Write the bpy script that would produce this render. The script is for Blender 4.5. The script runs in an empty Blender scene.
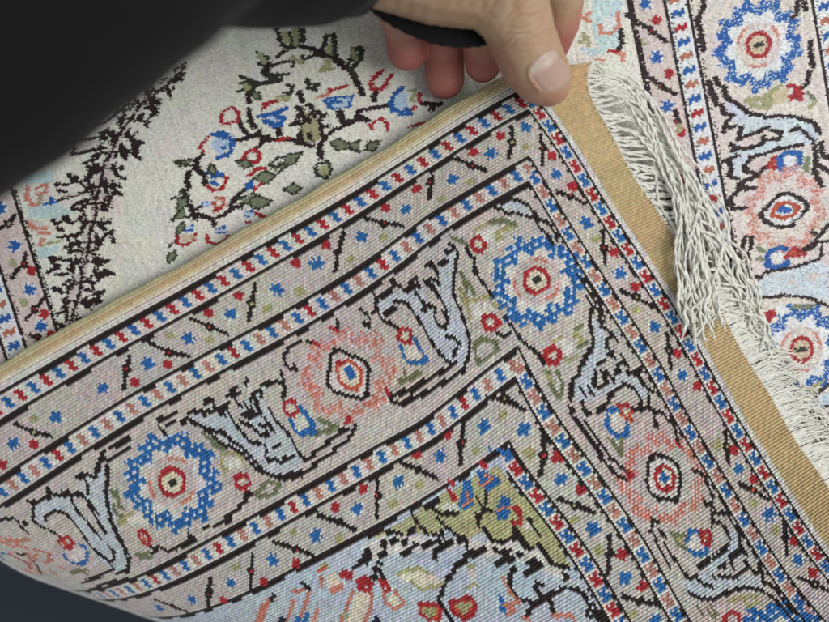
import bpy, math, random
import numpy as np
from mathutils import Vector, Matrix
from mathutils.bvhtree import BVHTree

S = bpy.context.scene
COL = S.collection
rng = np.random.default_rng(11)
random.seed(11)

# ---------------------------------------------------------------- camera, light, exposure
cd = bpy.data.cameras.new('camera')
cam = bpy.data.objects.new('camera', cd)
COL.objects.link(cam)
cam.location = (0, 0, 0.25)
cd.sensor_width = 36.0
cd.lens = 36.0 * 750.0 / 829.0
cd.clip_start, cd.clip_end = 0.005, 20
cd.dof.use_dof = True
cd.dof.focus_distance = 0.241
cd.dof.aperture_fstop = 4.8
S.camera = cam

world = bpy.data.worlds.new('World')
S.world = world
world.use_nodes = True
world.node_tree.nodes['Background'].inputs[0].default_value = (0.86, 0.93, 1.0, 1)
world.node_tree.nodes['Background'].inputs[1].default_value = 0.47

def area_light(name, loc, target, size, power, colour):
    ld = bpy.data.lights.new(name, 'AREA')
    ld.shape, ld.size, ld.size_y = 'RECTANGLE', size[0], size[1]
    ld.energy, ld.color = power, colour
    o = bpy.data.objects.new(name, ld)
    COL.objects.link(o)
    o.location = loc
    o.rotation_euler = (Vector(target) - Vector(loc)).to_track_quat('-Z', 'Y').to_euler()
    return o

area_light('window_light', (0.60, 0.02, 0.74), (0.0, 0.0, 0.0), (0.6, 0.6), 7.0, (1.0, 0.99, 0.975))

S.view_settings.view_transform = 'Standard'
S.view_settings.look = 'None'
S.view_settings.exposure = 0.0
S.view_settings.gamma = 1.0
S.cycles.max_bounces = 6
S.cycles.filter_width = 1.7

# ---------------------------------------------------------------- helpers
def srgb(r, g, b):
    v = np.array([r, g, b]) / 255.0
    return np.where(v <= 0.04045, v / 12.92, ((v + 0.055) / 1.055) ** 2.4)

def tag(o, label=None, cat=None, group=None, kind=None):
    for k, v in (('label', label), ('category', cat), ('group', group), ('kind', kind)):
        if v:
            o[k] = v
    return o

def link(name, mesh, mat, parent=None):
    o = bpy.data.objects.new(name, mesh)
    COL.objects.link(o)
    if mat:
        mesh.materials.append(mat)
    if parent:
        o.parent = parent
    return o

def make_mesh(name, verts, faces, face_rgb=None, smooth=True):
    verts = np.asarray(verts, np.float32)
    faces = np.asarray(faces, np.int32)
    me = bpy.data.meshes.new(name)
    n = len(faces)
    k = faces.shape[1]
    me.vertices.add(len(verts))
    me.vertices.foreach_set('co', verts.ravel())
    me.loops.add(n * k)
    me.loops.foreach_set('vertex_index', faces.ravel())
    me.polygons.add(n)
    me.polygons.foreach_set('loop_start', np.arange(0, n * k, k, dtype=np.int32))
    me.polygons.foreach_set('loop_total', np.full(n, k, np.int32))
    me.update(calc_edges=True)
    me.polygons.foreach_set('use_smooth', np.full(n, smooth, bool))
    if face_rgb is not None:
        at = me.color_attributes.new('dye', 'FLOAT_COLOR', 'CORNER')
        c = np.ones((n * k, 4), np.float32)
        c[:, :3] = np.repeat(np.asarray(face_rgb, np.float32), k, 0)
        at.data.foreach_set('color', c.ravel())
    me.validate()
    return me

def nodes_of(name):
    m = bpy.data.materials.new(name)
    m.use_nodes = True
    nt = m.node_tree
    return m, nt, nt.nodes['Principled BSDF']

def yarn_material(name, attr=True, base=(0.6, 0.58, 0.52), rough=0.75, sheen=0.25, scale=2500, bump=0.25, mottled=0.16):
    m, nt, p = nodes_of(name)
    p.inputs['Roughness'].default_value = rough
    p.inputs['Sheen Weight'].default_value = sheen
    p.inputs['Sheen Roughness'].default_value = 0.4
    p.inputs['Specular IOR Level'].default_value = 0.25
    tc = nt.nodes.new('ShaderNodeTexCoord')
    n1 = nt.nodes.new('ShaderNodeTexNoise')
    n1.inputs['Scale'].default_value = scale
    n1.inputs['Detail'].default_value = 4
    nt.links.new(tc.outputs['Object'], n1.inputs['Vector'])
    mix = nt.nodes.new('ShaderNodeMix')
    mix.data_type = 'RGBA'
    mix.blend_type = 'MULTIPLY'
    mix.inputs[0].default_value = 1.0
    ramp = nt.nodes.new('ShaderNodeMapRange')
    ramp.inputs[1].default_value, ramp.inputs[2].default_value = 0.3, 0.7
    ramp.inputs[3].default_value, ramp.inputs[4].default_value = 1 - mottled, 1 + mottled
    nt.links.new(n1.outputs['Fac'], ramp.inputs[0])
    comb = nt.nodes.new('ShaderNodeCombineColor')
    for i in range(3):
        nt.links.new(ramp.outputs[0], comb.inputs[i])
    nt.links.new(comb.outputs[0], mix.inputs[7])
    if attr:
        a = nt.nodes.new('ShaderNodeAttribute')
        a.attribute_name = 'dye'
        nt.links.new(a.outputs['Color'], mix.inputs[6])
    else:
        mix.inputs[6].default_value = (*base, 1)
    nt.links.new(mix.outputs[2], p.inputs['Base Color'])
    b = nt.nodes.new('ShaderNodeBump')
    b.inputs['Strength'].default_value = bump
    b.inputs['Distance'].default_value = 0.0003
    nt.links.new(n1.outputs['Fac'], b.inputs['Height'])
    nt.links.new(b.outputs[0], p.inputs['Normal'])
    return m

M_BACK = yarn_material('silk_knots', rough=0.7, sheen=0.15)
M_PILE = yarn_material('silk_pile', rough=0.55, sheen=0.35, scale=1500, bump=0.2, mottled=0.06)
M_CORD = yarn_material('silk_cord', attr=False, base=(0.72, 0.70, 0.62), scale=1800, sheen=0.3)

# ---------------------------------------------------------------- rug geometry
# A knot of the rug is addressed by (rib, row): ribs count across the width from the
# selvedge, rows count along the length from the woven end.  CAM_H and FOCAL relate
# millimetres on the rug to the survey of the folded corner (measured points below).
CAM_H, FOCAL, CX, CY = 0.25, 750.0, 414.5, 311.0
SURVEY = np.array([[0.0, 0.0, 527.0, 87.0], [7.0, 7.0, 529.0, 107.0], [21.0, 21.0, 529.0, 154.0], [28.0, 28.0, 529.0, 180.5], [70.0, 70.0, 517.0, 345.0], [77.0, 77.0, 515.0, 375.0], [91.0, 91.0, 507.0, 440.0], [98.0, 98.0, 505.0, 473.0], [0.0, 6.9, 514.0, 93.0], [0.0, 94.5, 360.0, 189.0], [0.0, 138.9, 280.0, 234.0], [0.0, 216.3, 140.0, 312.0], [0.0, 293.7, 0.0, 390.0], [7.0, 63.0, 431.0, 169.0], [7.0, 147.9, 280.0, 259.0], [7.0, 211.6, 166.0, 325.0], [7.0, 275.4, 51.0, 390.0], [21.0, 76.4, 429.0, 210.0], [21.0, 163.7, 280.0, 313.0], [21.0, 202.7, 208.0, 350.0], [21.0, 242.9, 135.0, 390.0], [21.0, 320.2, 0.0, 476.0], [28.0, 102.5, 400.0, 265.0], [28.0, 170.6, 280.0, 339.0], [28.0, 222.2, 186.0, 390.0], [28.0, 327.8, 0.0, 505.0], [70.0, 130.7, 420.0, 425.0], [70.0, 206.8, 280.0, 500.0], [70.0, 250.8, 200.0, 544.0], [77.0, 144.4, 400.0, 454.0], [77.0, 211.9, 280.0, 526.0], [77.0, 256.2, 200.0, 571.0], [91.0, 153.3, 400.0, 512.0], [91.0, 207.3, 300.0, 563.0], [7.3, 0.0, 542.0, 105.0], [44.6, 0.0, 608.0, 206.0], [79.3, 0.0, 669.5, 300.0], [107.9, 0.0, 716.0, 380.0], [119.5, 0.0, 735.0, 412.0], [174.0, 0.0, 829.0, 561.0], [44.5, 7.0, 593.0, 210.0], [78.2, 7.0, 654.0, 300.0], [106.9, 7.0, 701.0, 380.0], [118.1, 7.0, 718.0, 412.0], [179.9, 7.0, 829.0, 578.0], [40.9, 21.0, 563.0, 210.0], [70.4, 21.0, 616.0, 292.0], [98.7, 21.0, 667.0, 370.0], [112.7, 21.0, 687.0, 412.0], [188.9, 21.0, 829.0, 620.0], [95.0, 28.0, 649.0, 370.0], [108.9, 28.0, 670.0, 412.0], [181.4, 28.0, 800.0, 617.0], [140.3, 70.0, 653.0, 550.0], [105.7, 70.0, 585.0, 450.0], [116.4, 77.0, 591.0, 490.0], [137.3, 77.0, 633.0, 550.0], [131.4, 91.0, 589.0, 550.0], [151.4, 98.0, 609.0, 622.0]])
RIB, ROW = 3.27, 2.07                       # proportions of one knot

def _u(r2):
    return np.where(r2 > 1e-12, 0.5 * r2 * np.log(r2 + 1e-20), 0.0)

_sp = np.c_[SURVEY[:, 0] * RIB, SURVEY[:, 1] * ROW] / 100
_n = len(_sp)
_k = _u(((_sp[:, None] - _sp[None]) ** 2).sum(-1)) + 0.35 * np.eye(_n)
_q = np.c_[np.ones(_n), _sp]
_w = np.linalg.solve(np.block([[_k, _q], [_q.T, np.zeros((3, 3))]]), np.r_[SURVEY[:, 2:], np.zeros((3, 2))])

def lay_flat(x, y):
    """where knot (x, y) of the turned-up corner lies in the plane of the fold"""
    p = np.stack([np.asarray(x, float) * RIB, np.asarray(y, float) * ROW], -1) / 100
    return _u(((p[..., None, :] - _sp) ** 2).sum(-1)) @ _w[:_n] + _w[_n] + p @ _w[_n + 1:]

BN = np.array([0.327, -0.945])              # across the rounded edge the rug hangs over
BP = np.array([78.0, 593.0])
BD, BR = 124.0, 200.0

def drape(p, z):
    """plane point (survey units) and height -> world; past the edge the sheet rolls down"""
    d = (p - BP) @ BN
    s = np.maximum(BD - d, 0)
    th = np.minimum(s / BR, 1.75)
    rest = np.maximum(s - 1.75 * BR, 0)
    shift = (s - BR * np.sin(th) - rest * math.cos(1.75))
    drop = BR * (1 - np.cos(th)) + rest * math.sin(1.75)
    q = p + shift[..., None] * BN
    sc = (CAM_H - z) / FOCAL
    sc0 = (CAM_H - 0.006) / FOCAL
    return np.stack([(q[..., 0] - CX) * sc, (CY - q[..., 1]) * sc, z - drop * sc0], -1)

def flap_height(p):
    r2 = (p[..., 0] - 520) ** 2 + (p[..., 1] - 80) ** 2
    e = (p[..., 0] - 480) * 0.53 - (p[..., 1] - 300) * 0.85
    z = 0.0065 + 0.0095 * np.exp(-r2 / 120.0 ** 2)
    z = z - 0.0025 / (1 + np.exp(-(p[..., 0] + p[..., 1] - 1050) / 60))
    z = z + 0.0005 * np.sin(p[..., 0] / 47 + p[..., 1] / 71) + 0.0004 * np.sin(p[..., 1] / 39 - p[..., 0] / 83)
    return z

def flap_point(x, y, lift=0.0):
    p = lay_flat(x, y)
    return drape(p, flap_height(p) + lift)

def ground_plane(x, y):
    """knot (x, y) of the part of the rug that lies open, pile up (x from the left field line)"""
    x = np.asarray(x, float); y = np.asarray(y, float)
    f = x / 197.0
    lx, ly = 13.5 + 0.32 * 1.97 * y, 190 + 1.97 * y
    rx, ry = 631 + 0.20 * 2.03 * y, 24 + 2.03 * y
    return np.stack([lx * (1 - f) + rx * f, ly * (1 - f) + ry * f], -1)

def ground_point(x, y, z):
    p = ground_plane(x, y)
    zz = z + 0.0006 * np.sin(p[..., 0] / 60 + 1) * np.sin(p[..., 1] / 75)
    return drape(p, zz)

# ---------------------------------------------------------------- the woven design, in (rib, row) knots
# 'l' stroke, 'f' filled patch, the rest are motifs placed at one knot; then dye, width, knots
FLAP_DESIGN = [
    ["f","leaf",0,[[33.0,316.2],[33.9,306.3],[36.0,296.4],[43.4,283.3],[49.6,286.5],[56.6,288.3],[64.6,302.3],[63.7,303.2],[57.4,304.8],[46.8,304.3],[40.2,305.4],[38.4,314.8],[39.5,317.5],[41.9,319.1],[37.9,323.0]]],
    ["f","leaf",0,[[34.9,288.0],[34.7,276.1],[44.9,280.5],[63.3,289.9],[67.2,296.7],[65.6,306.1],[55.3,307.1],[46.7,299.9]]],
    ["f","leaf",0,[[35.5,227.2],[37.2,220.9],[39.1,214.7],[38.5,195.2],[38.2,191.8],[38.3,185.5],[40.8,192.6],[44.4,192.3],[61.3,189.1],[61.8,199.1],[59.0,208.9],[49.2,214.2],[42.5,221.1],[37.0,228.6]]],
    ["f","leaf",0,[[32.9,120.8],[33.1,112.9],[36.2,106.5],[38.2,92.7],[42.0,84.1],[46.9,87.7],[54.1,87.9],[60.5,89.7],[65.2,96.2],[62.4,102.9],[49.2,107.5],[40.9,108.5],[36.9,112.4],[37.7,120.9],[38.2,123.2]]],
    ["f","leaf",0,[[32.5,76.8],[36.0,75.1],[41.7,83.1],[43.6,85.7],[41.2,92.2],[38.0,89.2],[35.8,86.1]]],
    ["f","leaf",0,[[74.2,36.5],[75.2,33.8],[77.3,35.0],[81.8,36.3],[85.9,38.7],[87.3,46.4],[91.2,51.3],[91.5,44.6],[92.0,37.2],[95.0,31.9],[101.0,32.0],[102.1,36.7],[95.2,40.2],[94.6,57.2],[90.7,62.5],[86.4,56.7],[81.2,42.9]]],
    ["f","leaf",0,[[150.5,29.9],[153.6,33.2],[155.0,40.7],[156.5,51.3],[162.5,37.4],[165.5,32.0],[167.6,34.3],[165.3,40.4],[162.2,56.8],[156.7,64.8],[152.4,65.6],[154.3,58.8],[151.7,37.3],[148.5,34.8]]],
    ["f","leaf",0,[[43.0,221.3],[44.7,202.6],[52.5,192.6],[62.6,189.3],[66.0,191.8],[62.4,206.0],[58.2,211.0],[51.1,215.5]]],
    ["f","linen",0,[[38.0,295.1],[38.7,293.2],[45.7,293.1],[51.7,294.8],[51.8,297.9],[46.4,295.9],[44.8,298.7]]],
    ["f","linen",0,[[37.5,208.5],[37.5,205.4],[42.7,204.6],[47.7,204.3],[51.5,204.4],[50.7,206.8],[46.0,209.2],[42.8,210.2],[38.8,210.5]]],
    ["f","linen",0,[[37.4,98.0],[39.8,96.0],[47.7,93.7],[52.1,97.2],[51.1,99.4],[46.8,100.4],[44.9,99.1],[39.8,100.4]]],
    ["f","linen",0,[[88.2,46.5],[90.0,44.6],[92.0,45.8],[92.5,50.4],[90.4,50.6]]],
    ["f","linen",0,[[84.9,34.8],[87.6,36.7],[89.3,41.2],[91.7,39.1],[89.8,35.1]]],
    ["pinkflower","P",1,[[44.6,363.8]]],
    ["pinkflower","P",0,[[47.1,151.2]]],
    ["blueflower","B",1,[[56.2,49.3]]],
    ["pinkflower","P",1,[[124.9,47.5]]],
    ["blueflower","B",0,[[186.1,46.7]]],
    ["blueflower","B",0,[[49.7,250.1]]],
    ["l","K",3.1,[[31.5,318.0],[32.9,316.5]]],
    ["l","K",3.1,[[32.9,316.0],[35.3,319.5],[37.8,323.5],[39.9,322.4],[42.3,319.7],[44.9,317.3],[46.4,317.5]]],
    ["l","K",3.1,[[32.9,316.0],[34.1,306.5]]],
    ["l","K",3.1,[[32.4,306.7],[34.4,306.4]]],
    ["l","K",3.1,[[34.1,304.2],[36.2,300.2],[36.4,296.8]]],
    ["l","K",3.1,[[36.7,297.2],[39.4,298.6],[43.1,299.0],[45.2,298.3]]],
    ["l","K",3.1,[[38.2,292.6],[40.4,291.6],[44.9,292.2],[49.5,293.1],[52.3,293.1]]],
    ["l","K",3.1,[[39.5,317.5],[38.5,315.0],[38.5,309.9],[40.3,305.5],[43.3,304.6],[46.8,304.3],[50.1,304.9],[53.5,305.5],[57.4,304.8],[61.0,303.5],[64.0,303.2]]],
    ["l","K",3.1,[[46.3,297.7],[49.5,298.0],[53.1,297.6]]],
    ["l","K",3.1,[[43.7,282.7],[46.6,284.5],[50.7,286.4],[55.1,287.8],[56.8,288.6]]],
    ["l","K",3.1,[[56.6,296.7],[59.4,296.0],[61.9,300.1]]],
    ["l","K",3.1,[[32.1,339.0],[32.9,334.7],[34.0,331.7],[35.4,330.8],[38.4,332.1],[39.9,331.3]]],
    ["l","K",3.1,[[37.1,329.3],[37.2,327.2]]],
    ["l","R",3.1,[[47.1,316.3],[48.2,312.7],[50.3,313.1],[51.2,317.3],[49.9,320.8],[47.8,320.2],[47.1,316.3]]],
    ["b","O",7,[[49.0,317.2]]],
    ["f","white",0,[[51.5,320.8],[52.2,311.7],[55.2,310.2],[57.8,317.9],[55.4,324.6]]],
    ["l","B",3.1,[[52.0,324.0],[54.1,325.3],[56.4,324.1],[58.1,319.8],[57.6,314.5],[55.3,310.0],[52.8,308.8],[51.6,310.7]]],
    ["l","G",4,[[59.8,332.1],[60.6,319.4]]],
    ["l","G",4,[[60.8,323.5],[62.0,323.2]]],
    ["l","K",2.5,[[45.8,351.9],[46.5,346.6],[49.3,346.2],[53.3,349.9],[57.4,356.6]]],
    ["l","P",3.1,[[38.8,347.2],[41.8,341.9]]],
    ["l","P",3.1,[[40.6,343.3],[42.3,334.4]]],
    ["l","P",3.1,[[46.0,339.0],[48.4,333.7]]],
    ["l","P",3.1,[[50.0,331.8],[52.6,338.3]]],
    ["l","P",3.1,[[56.7,345.0],[59.9,345.2]]],
    ["l","P",3.1,[[39.4,350.9],[41.2,349.6]]],
    ["l","P",3.1,[[49.2,344.6],[48.3,338.6]]],
    ["l","P",3.1,[[52.2,341.7],[52.4,334.0]]],
    ["l","P",3.1,[[43.5,343.0],[44.9,340.6]]],
    ["l","P",3.1,[[55.3,334.7],[57.2,333.2]]],
    ["l","R",3,[[44.3,357.1],[47.2,355.4],[50.1,353.8],[53.7,357.9]]],
    ["l","B",3.1,[[44.6,366.9],[46.3,368.0]]],
    ["l","B",3.1,[[43.4,362.3],[44.0,359.1]]],
    ["l","K",3.1,[[36.3,273.4],[43.2,281.8],[50.1,286.2],[58.4,288.3],[63.3,289.9],[67.1,297.1],[66.2,305.7]]],
    ["l","K",3.1,[[54.4,305.7],[62.0,301.9]]],
    ["l","K",3.1,[[65.4,334.5],[64.5,304.3]]],
    ["l","K",3.1,[[70.1,337.0],[68.7,322.1],[69.5,300.2]]],
    ["l","K",3.1,[[39.0,291.6],[46.2,290.3]]],
    ["l","K",3.1,[[33.7,289.7],[34.1,285.9],[36.9,286.7],[39.5,289.2]]],
    ["l","K",3.1,[[33.9,285.2],[36.4,281.9],[34.6,276.8]]],
    ["l","K",3.1,[[35.0,279.6],[32.4,274.6],[31.4,271.1]]],
    ["l","K",3.1,[[31.3,304.8],[33.5,305.3],[35.8,300.7],[35.9,296.2]]],
    ["l","K",3.1,[[35.1,299.8],[37.4,296.2]]],
    ["l","K",3.1,[[32.6,274.7],[34.7,271.1]]],
    ["l","K",3.1,[[35.6,274.1],[39.4,277.2],[42.0,281.1],[45.9,284.5]]],
    ["l","K",3.1,[[38.0,294.1],[38.7,291.4]]],
    ["l","K",3.1,[[34.2,226.0],[35.4,222.4],[37.2,220.9]]],
    ["l","K",3.1,[[34.2,218.0],[34.1,214.0],[36.8,214.9],[39.2,214.4],[40.1,212.5]]],
    ["l","K",3.1,[[37.9,213.7],[38.2,210.7],[37.6,208.2]]],
    ["l","K",3.1,[[35.4,207.3],[35.1,203.8],[34.6,201.0]]],
    ["l","K",3.1,[[36.6,203.7],[36.4,200.7]]],
    ["l","K",3.1,[[35.0,196.7],[34.2,194.7]]],
    ["l","K",3.1,[[38.7,210.8],[43.2,210.6],[46.4,209.5],[49.7,208.4],[51.8,206.2],[52.1,204.0]]],
    ["l","K",3.1,[[35.6,205.2],[38.3,204.5],[40.6,203.5]]],
    ["l","K",3.1,[[41.5,199.5],[44.3,199.7],[43.9,204.1]]],
    ["l","K",3.1,[[39.9,201.3],[41.8,201.4],[43.6,200.6]]],
    ["l","K",3.1,[[42.5,205.2],[42.9,202.5]]],
    ["l","K",3.1,[[44.2,207.5],[45.5,206.3],[46.3,203.9]]],
    ["l","K",3.1,[[47.5,203.3],[50.2,202.5],[51.2,199.4]]],
    ["l","K",3.1,[[47.6,200.2],[48.8,198.1],[51.4,198.8]]],
    ["l","K",3.1,[[46.9,196.5],[51.2,195.8]]],
    ["l","K",3.1,[[37.0,228.6],[40.4,223.8],[42.5,221.1],[44.7,216.7],[46.7,216.0],[49.2,214.2],[51.7,212.4],[55.2,210.6],[59.0,208.9]]],
    ["l","K",3.1,[[44.3,192.6],[49.3,192.2],[53.4,190.0],[57.4,189.3],[61.3,189.1],[63.3,187.4],[63.4,185.1]]],
    ["l","K",3.1,[[37.6,190.5],[38.1,185.4],[39.7,180.5],[42.0,181.8],[43.7,184.2]]],
    ["l","K",3.1,[[38.5,195.2],[38.8,191.5],[40.6,193.3]]],
    ["l","K",3.1,[[53.8,202.3],[55.4,202.8]]],
    ["l","K",3.1,[[55.4,198.9],[55.7,195.9]]],
    ["l","K",3.1,[[57.0,204.9],[58.4,203.6],[58.7,200.7],[60.7,198.2],[59.5,197.3],[60.4,194.8],[60.5,191.7]]],
    ["l","K",3.1,[[39.8,198.8],[39.6,196.3]]],
    ["l","K",5,[[39.2,195.9],[42.9,196.9],[44.6,197.6]]],
    ["l","G",2.8,[[41.8,226.0],[44.7,224.6],[48.2,222.9],[49.9,222.0]]],
    ["l","G",2.8,[[45.3,224.3],[49.4,219.2]]],
    ["l","g",3.1,[[51.1,223.0],[52.7,225.2],[54.1,223.9]]],
    ["l","g",3.1,[[52.8,214.9],[56.4,215.5]]],
    ["l","g",3.1,[[50.1,221.4],[52.2,215.2]]],
    ["f","white",0,[[51.3,222.4],[52.9,215.9],[56.2,216.1],[54.3,224.1]]],
    ["f","white",0,[[50.2,185.1],[50.1,179.5],[55.5,179.2],[56.2,182.8],[53.6,186.3]]],
    ["l","R",3.1,[[45.2,183.9],[46.3,180.1],[48.9,180.4],[50.0,183.3],[48.8,186.3],[46.6,186.3],[45.2,183.9]]],
    ["b","cream",6,[[47.6,183.3]]],
    ["l","B",3.6,[[49.0,178.5],[53.4,177.5],[56.3,179.8],[56.6,183.1],[54.0,186.6],[50.4,186.0]]],
    ["l","K",3.1,[[32.8,173.0],[31.5,169.4],[31.5,162.2]]],
    ["l","K",3.1,[[32.7,160.2],[33.7,158.3]]],
    ["l","K",3.1,[[33.1,173.7],[35.6,175.0],[37.2,174.1]]],
    ["l","K",3.1,[[36.4,171.3],[38.6,172.2]]],
    ["l","K",3.1,[[36.5,178.2],[39.4,180.1],[42.7,182.0],[43.9,184.2]]],
    ["l","K",3.1,[[31.5,142.6],[33.6,143.9]]],
    ["l","K",3.1,[[36.4,132.6],[38.0,131.7],[37.9,129.9]]],
    ["l","K",3.1,[[39.0,123.4],[41.0,121.0],[43.3,118.9]]],
    ["l","K",3.1,[[39.3,153.7],[39.0,150.1],[40.7,147.7],[42.6,146.1],[44.4,142.9],[46.6,140.9],[49.0,141.0],[51.8,144.1],[55.1,147.1],[55.4,151.0],[53.0,155.4],[51.1,158.7],[49.1,161.7],[46.1,161.9],[43.4,158.3],[39.3,153.7]]],
    ["f","white",0,[[40.4,153.5],[41.3,148.2],[45.2,143.6],[48.6,142.2],[54.4,147.7],[54.4,151.8],[49.1,160.2],[46.5,160.7]]],
    ["f","cream",0,[[43.8,153.0],[44.0,148.3],[46.4,145.6],[49.9,146.7],[51.7,151.2],[49.5,154.9],[46.7,156.0]]],
    ["l","R",4,[[43.2,153.3],[43.6,147.9]]],
    ["l","O",3.2,[[43.6,147.9],[46.0,145.3],[49.0,145.1],[51.1,147.4],[52.1,151.5],[49.9,155.2],[46.9,156.6],[44.6,154.9],[43.2,153.3]]],
    ["f","B",0,[[45.4,152.0],[45.4,148.3],[49.3,147.8],[49.5,151.3],[47.2,152.4]]],
    ["l","R",3.1,[[33.6,157.8],[35.0,156.7]]],
    ["l","R",3.1,[[32.5,146.9],[34.2,145.0]]],
    ["l","K",3.1,[[58.6,137.1],[60.4,138.6],[62.0,135.3]]],
    ["l","K",3.1,[[59.1,136.3],[60.1,132.8]]],
    ["l","K",3.1,[[60.4,133.1],[61.3,121.7]]],
    ["l","K",3.1,[[62.9,133.5],[63.4,123.5]]],
    ["l","K",3.1,[[60.9,165.0],[62.7,179.8]]],
    ["l","K",3.1,[[61.3,158.2],[62.8,160.8],[64.2,165.1],[64.8,171.8]]],
    ["l","K",3.1,[[61.2,166.8],[61.5,163.1]]],
    ["l","R",3,[[59.6,163.2],[58.6,159.7]]],
    ["l","R",3,[[56.5,138.2],[58.3,138.0]]],
    ["l","G",4,[[58.0,177.9],[58.9,172.2],[59.3,167.0]]],
    ["l","G",4,[[57.2,130.3],[58.3,119.1]]],
    ["l","G",4,[[54.6,173.6],[57.4,169.5]]],
    ["l","G",4,[[55.3,126.0],[57.3,126.9]]],
    ["l","B",4.5,[[49.0,178.9],[52.5,178.3],[55.0,176.7],[56.9,178.2]]],
    ["l","B",4.5,[[55.7,184.8],[56.9,178.2]]],
    ["l","K",3.1,[[29.8,120.6],[32.7,120.8],[33.2,112.6]]],
    ["l","K",3.1,[[32.9,120.8],[34.7,123.1],[38.6,123.6],[40.7,121.4],[43.5,118.9]]],
    ["l","K",3.1,[[31.1,110.8],[32.8,108.3],[36.2,106.5],[35.5,103.2]]],
    ["l","K",3.1,[[36.5,114.6],[36.9,112.4],[38.1,110.2],[40.9,108.5],[45.0,108.1],[49.2,107.5],[53.6,107.1],[58.0,105.6],[62.1,102.6]]],
    ["l","K",3.1,[[34.8,102.5],[37.3,100.6]]],
    ["l","K",3.1,[[38.3,102.9],[42.0,102.5],[43.6,103.2]]],
    ["l","K",3.1,[[36.9,96.7],[39.7,95.0],[43.2,93.9],[47.4,93.4]]],
    ["l","K",3.1,[[44.0,100.0],[45.6,97.5]]],
    ["l","K",3.1,[[47.7,95.5],[49.4,94.3],[52.4,97.5],[51.3,99.6],[49.2,100.4],[47.2,100.7]]],
    ["l","K",3.1,[[45.9,98.6],[46.7,99.4]]],
    ["l","K",3.1,[[38.8,91.5],[40.7,90.7]]],
    ["l","K",3.1,[[43.5,85.4],[46.9,87.7],[50.1,87.1],[54.1,87.9],[57.5,89.0],[60.5,89.7],[63.7,93.2],[65.0,96.8]]],
    ["l","K",3.1,[[54.6,99.0],[56.4,96.0],[58.9,94.6]]],
    ["l","K",3.1,[[59.2,97.1],[60.6,100.5]]],
    ["l","K",3.1,[[32.4,130.0],[34.5,128.8],[36.7,128.4]]],
    ["l","K",3.1,[[36.2,132.2],[38.2,130.9]]],
    ["l","K",3.1,[[35.5,126.4],[35.6,124.0]]],
    ["l","K",4.5,[[37.7,120.9],[38.2,115.4]]],
    ["f","white",0,[[48.7,120.4],[49.8,115.3],[55.2,114.8],[54.8,118.1],[52.1,122.7]]],
    ["l","R",3.1,[[45.0,119.9],[44.7,116.6],[46.5,113.9],[49.2,116.9],[48.0,119.7],[46.0,121.2],[45.0,119.9]]],
    ["b","cream",6,[[46.6,117.7]]],
    ["l","B",3.4,[[48.8,114.3],[51.3,114.0],[56.2,113.0],[55.6,117.9],[53.9,121.7],[51.5,123.0],[49.1,122.0]]],
    ["l","K",3.1,[[32.7,118.6],[32.9,112.0],[31.3,108.6],[30.6,108.8]]],
    ["l","K",3.1,[[32.0,109.4],[35.9,106.4],[36.5,101.7]]],
    ["l","K",3.1,[[34.3,103.0],[34.6,99.0],[37.6,100.2]]],
    ["l","K",3.1,[[37.3,96.4],[37.6,92.3]]],
    ["l","K",3.1,[[38.2,94.5],[42.6,93.6],[47.5,93.7],[49.9,94.9]]],
    ["l","K",3.1,[[38.0,102.8],[42.3,102.1],[44.3,102.2],[43.8,104.4]]],
    ["l","K",3.1,[[33.7,91.9],[33.9,88.6],[38.0,89.2]]],
    ["l","K",3.1,[[38.3,92.0],[40.8,90.9]]],
    ["l","K",3.1,[[35.8,86.1],[36.1,82.0]]],
    ["l","K",3.1,[[34.0,80.9],[34.4,77.8]]],
    ["l","K",3.1,[[32.5,76.8],[36.0,75.1],[39.1,79.8],[41.7,83.1],[43.6,85.7],[47.3,87.3],[50.2,87.3],[53.2,88.2]]],
    ["l","K",3.1,[[36.6,71.4],[41.0,70.5],[43.4,73.2],[48.9,71.8],[53.4,70.6]]],
    ["l","G",3.4,[[30.6,74.5],[34.0,71.5]]],
    ["l","G",3.4,[[33.8,70.5],[36.1,70.1]]],
    ["l","G",3.4,[[41.9,79.0],[45.8,78.2],[49.3,78.0]]],
    ["l","G",3.4,[[45.3,82.9],[50.1,82.9]]],
    ["l","G",3.4,[[43.3,79.4],[47.3,80.4],[48.0,84.5]]],
    ["l","g",3.1,[[49.6,84.2],[50.7,78.3]]],
    ["l","g",3.1,[[46.6,83.2],[50.6,84.2]]],
    ["f","white",0,[[50.5,83.2],[52.9,75.2],[58.0,73.6],[57.1,80.3],[54.2,84.7]]],
    ["l","K",3.1,[[30.7,45.3],[31.1,39.2],[32.6,36.5],[35.0,34.7],[37.8,34.1],[41.2,32.4]]],
    ["l","K",3.1,[[29.1,49.4],[30.4,49.7],[31.7,47.0],[34.4,45.4],[34.5,42.3],[36.3,40.0],[38.2,36.9],[39.6,35.0],[42.6,35.3],[45.5,34.0],[48.7,33.8]]],
    ["l","K",3.1,[[41.4,31.0],[46.7,30.4],[48.3,31.8]]],
    ["f","leaf",0,[[30.4,47.4],[31.5,39.5],[33.0,36.9],[38.4,35.5],[35.9,39.6],[31.5,46.0]]],
    ["f","white",0,[[34.2,63.8],[35.5,53.7],[38.4,53.1],[40.5,58.2],[38.5,62.1]]],
    ["l","g",3.4,[[33.6,62.5],[33.6,56.0],[34.5,49.5]]],
    ["l","g",3.4,[[37.4,55.5],[37.9,50.2],[38.6,46.8]]],
    ["l","g",3.4,[[39.2,56.2],[39.1,53.7]]],
    ["l","G",4,[[33.4,55.0],[35.1,50.0],[38.2,44.9]]],
    ["l","G",4,[[34.9,48.3],[37.0,47.0]]],
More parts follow.
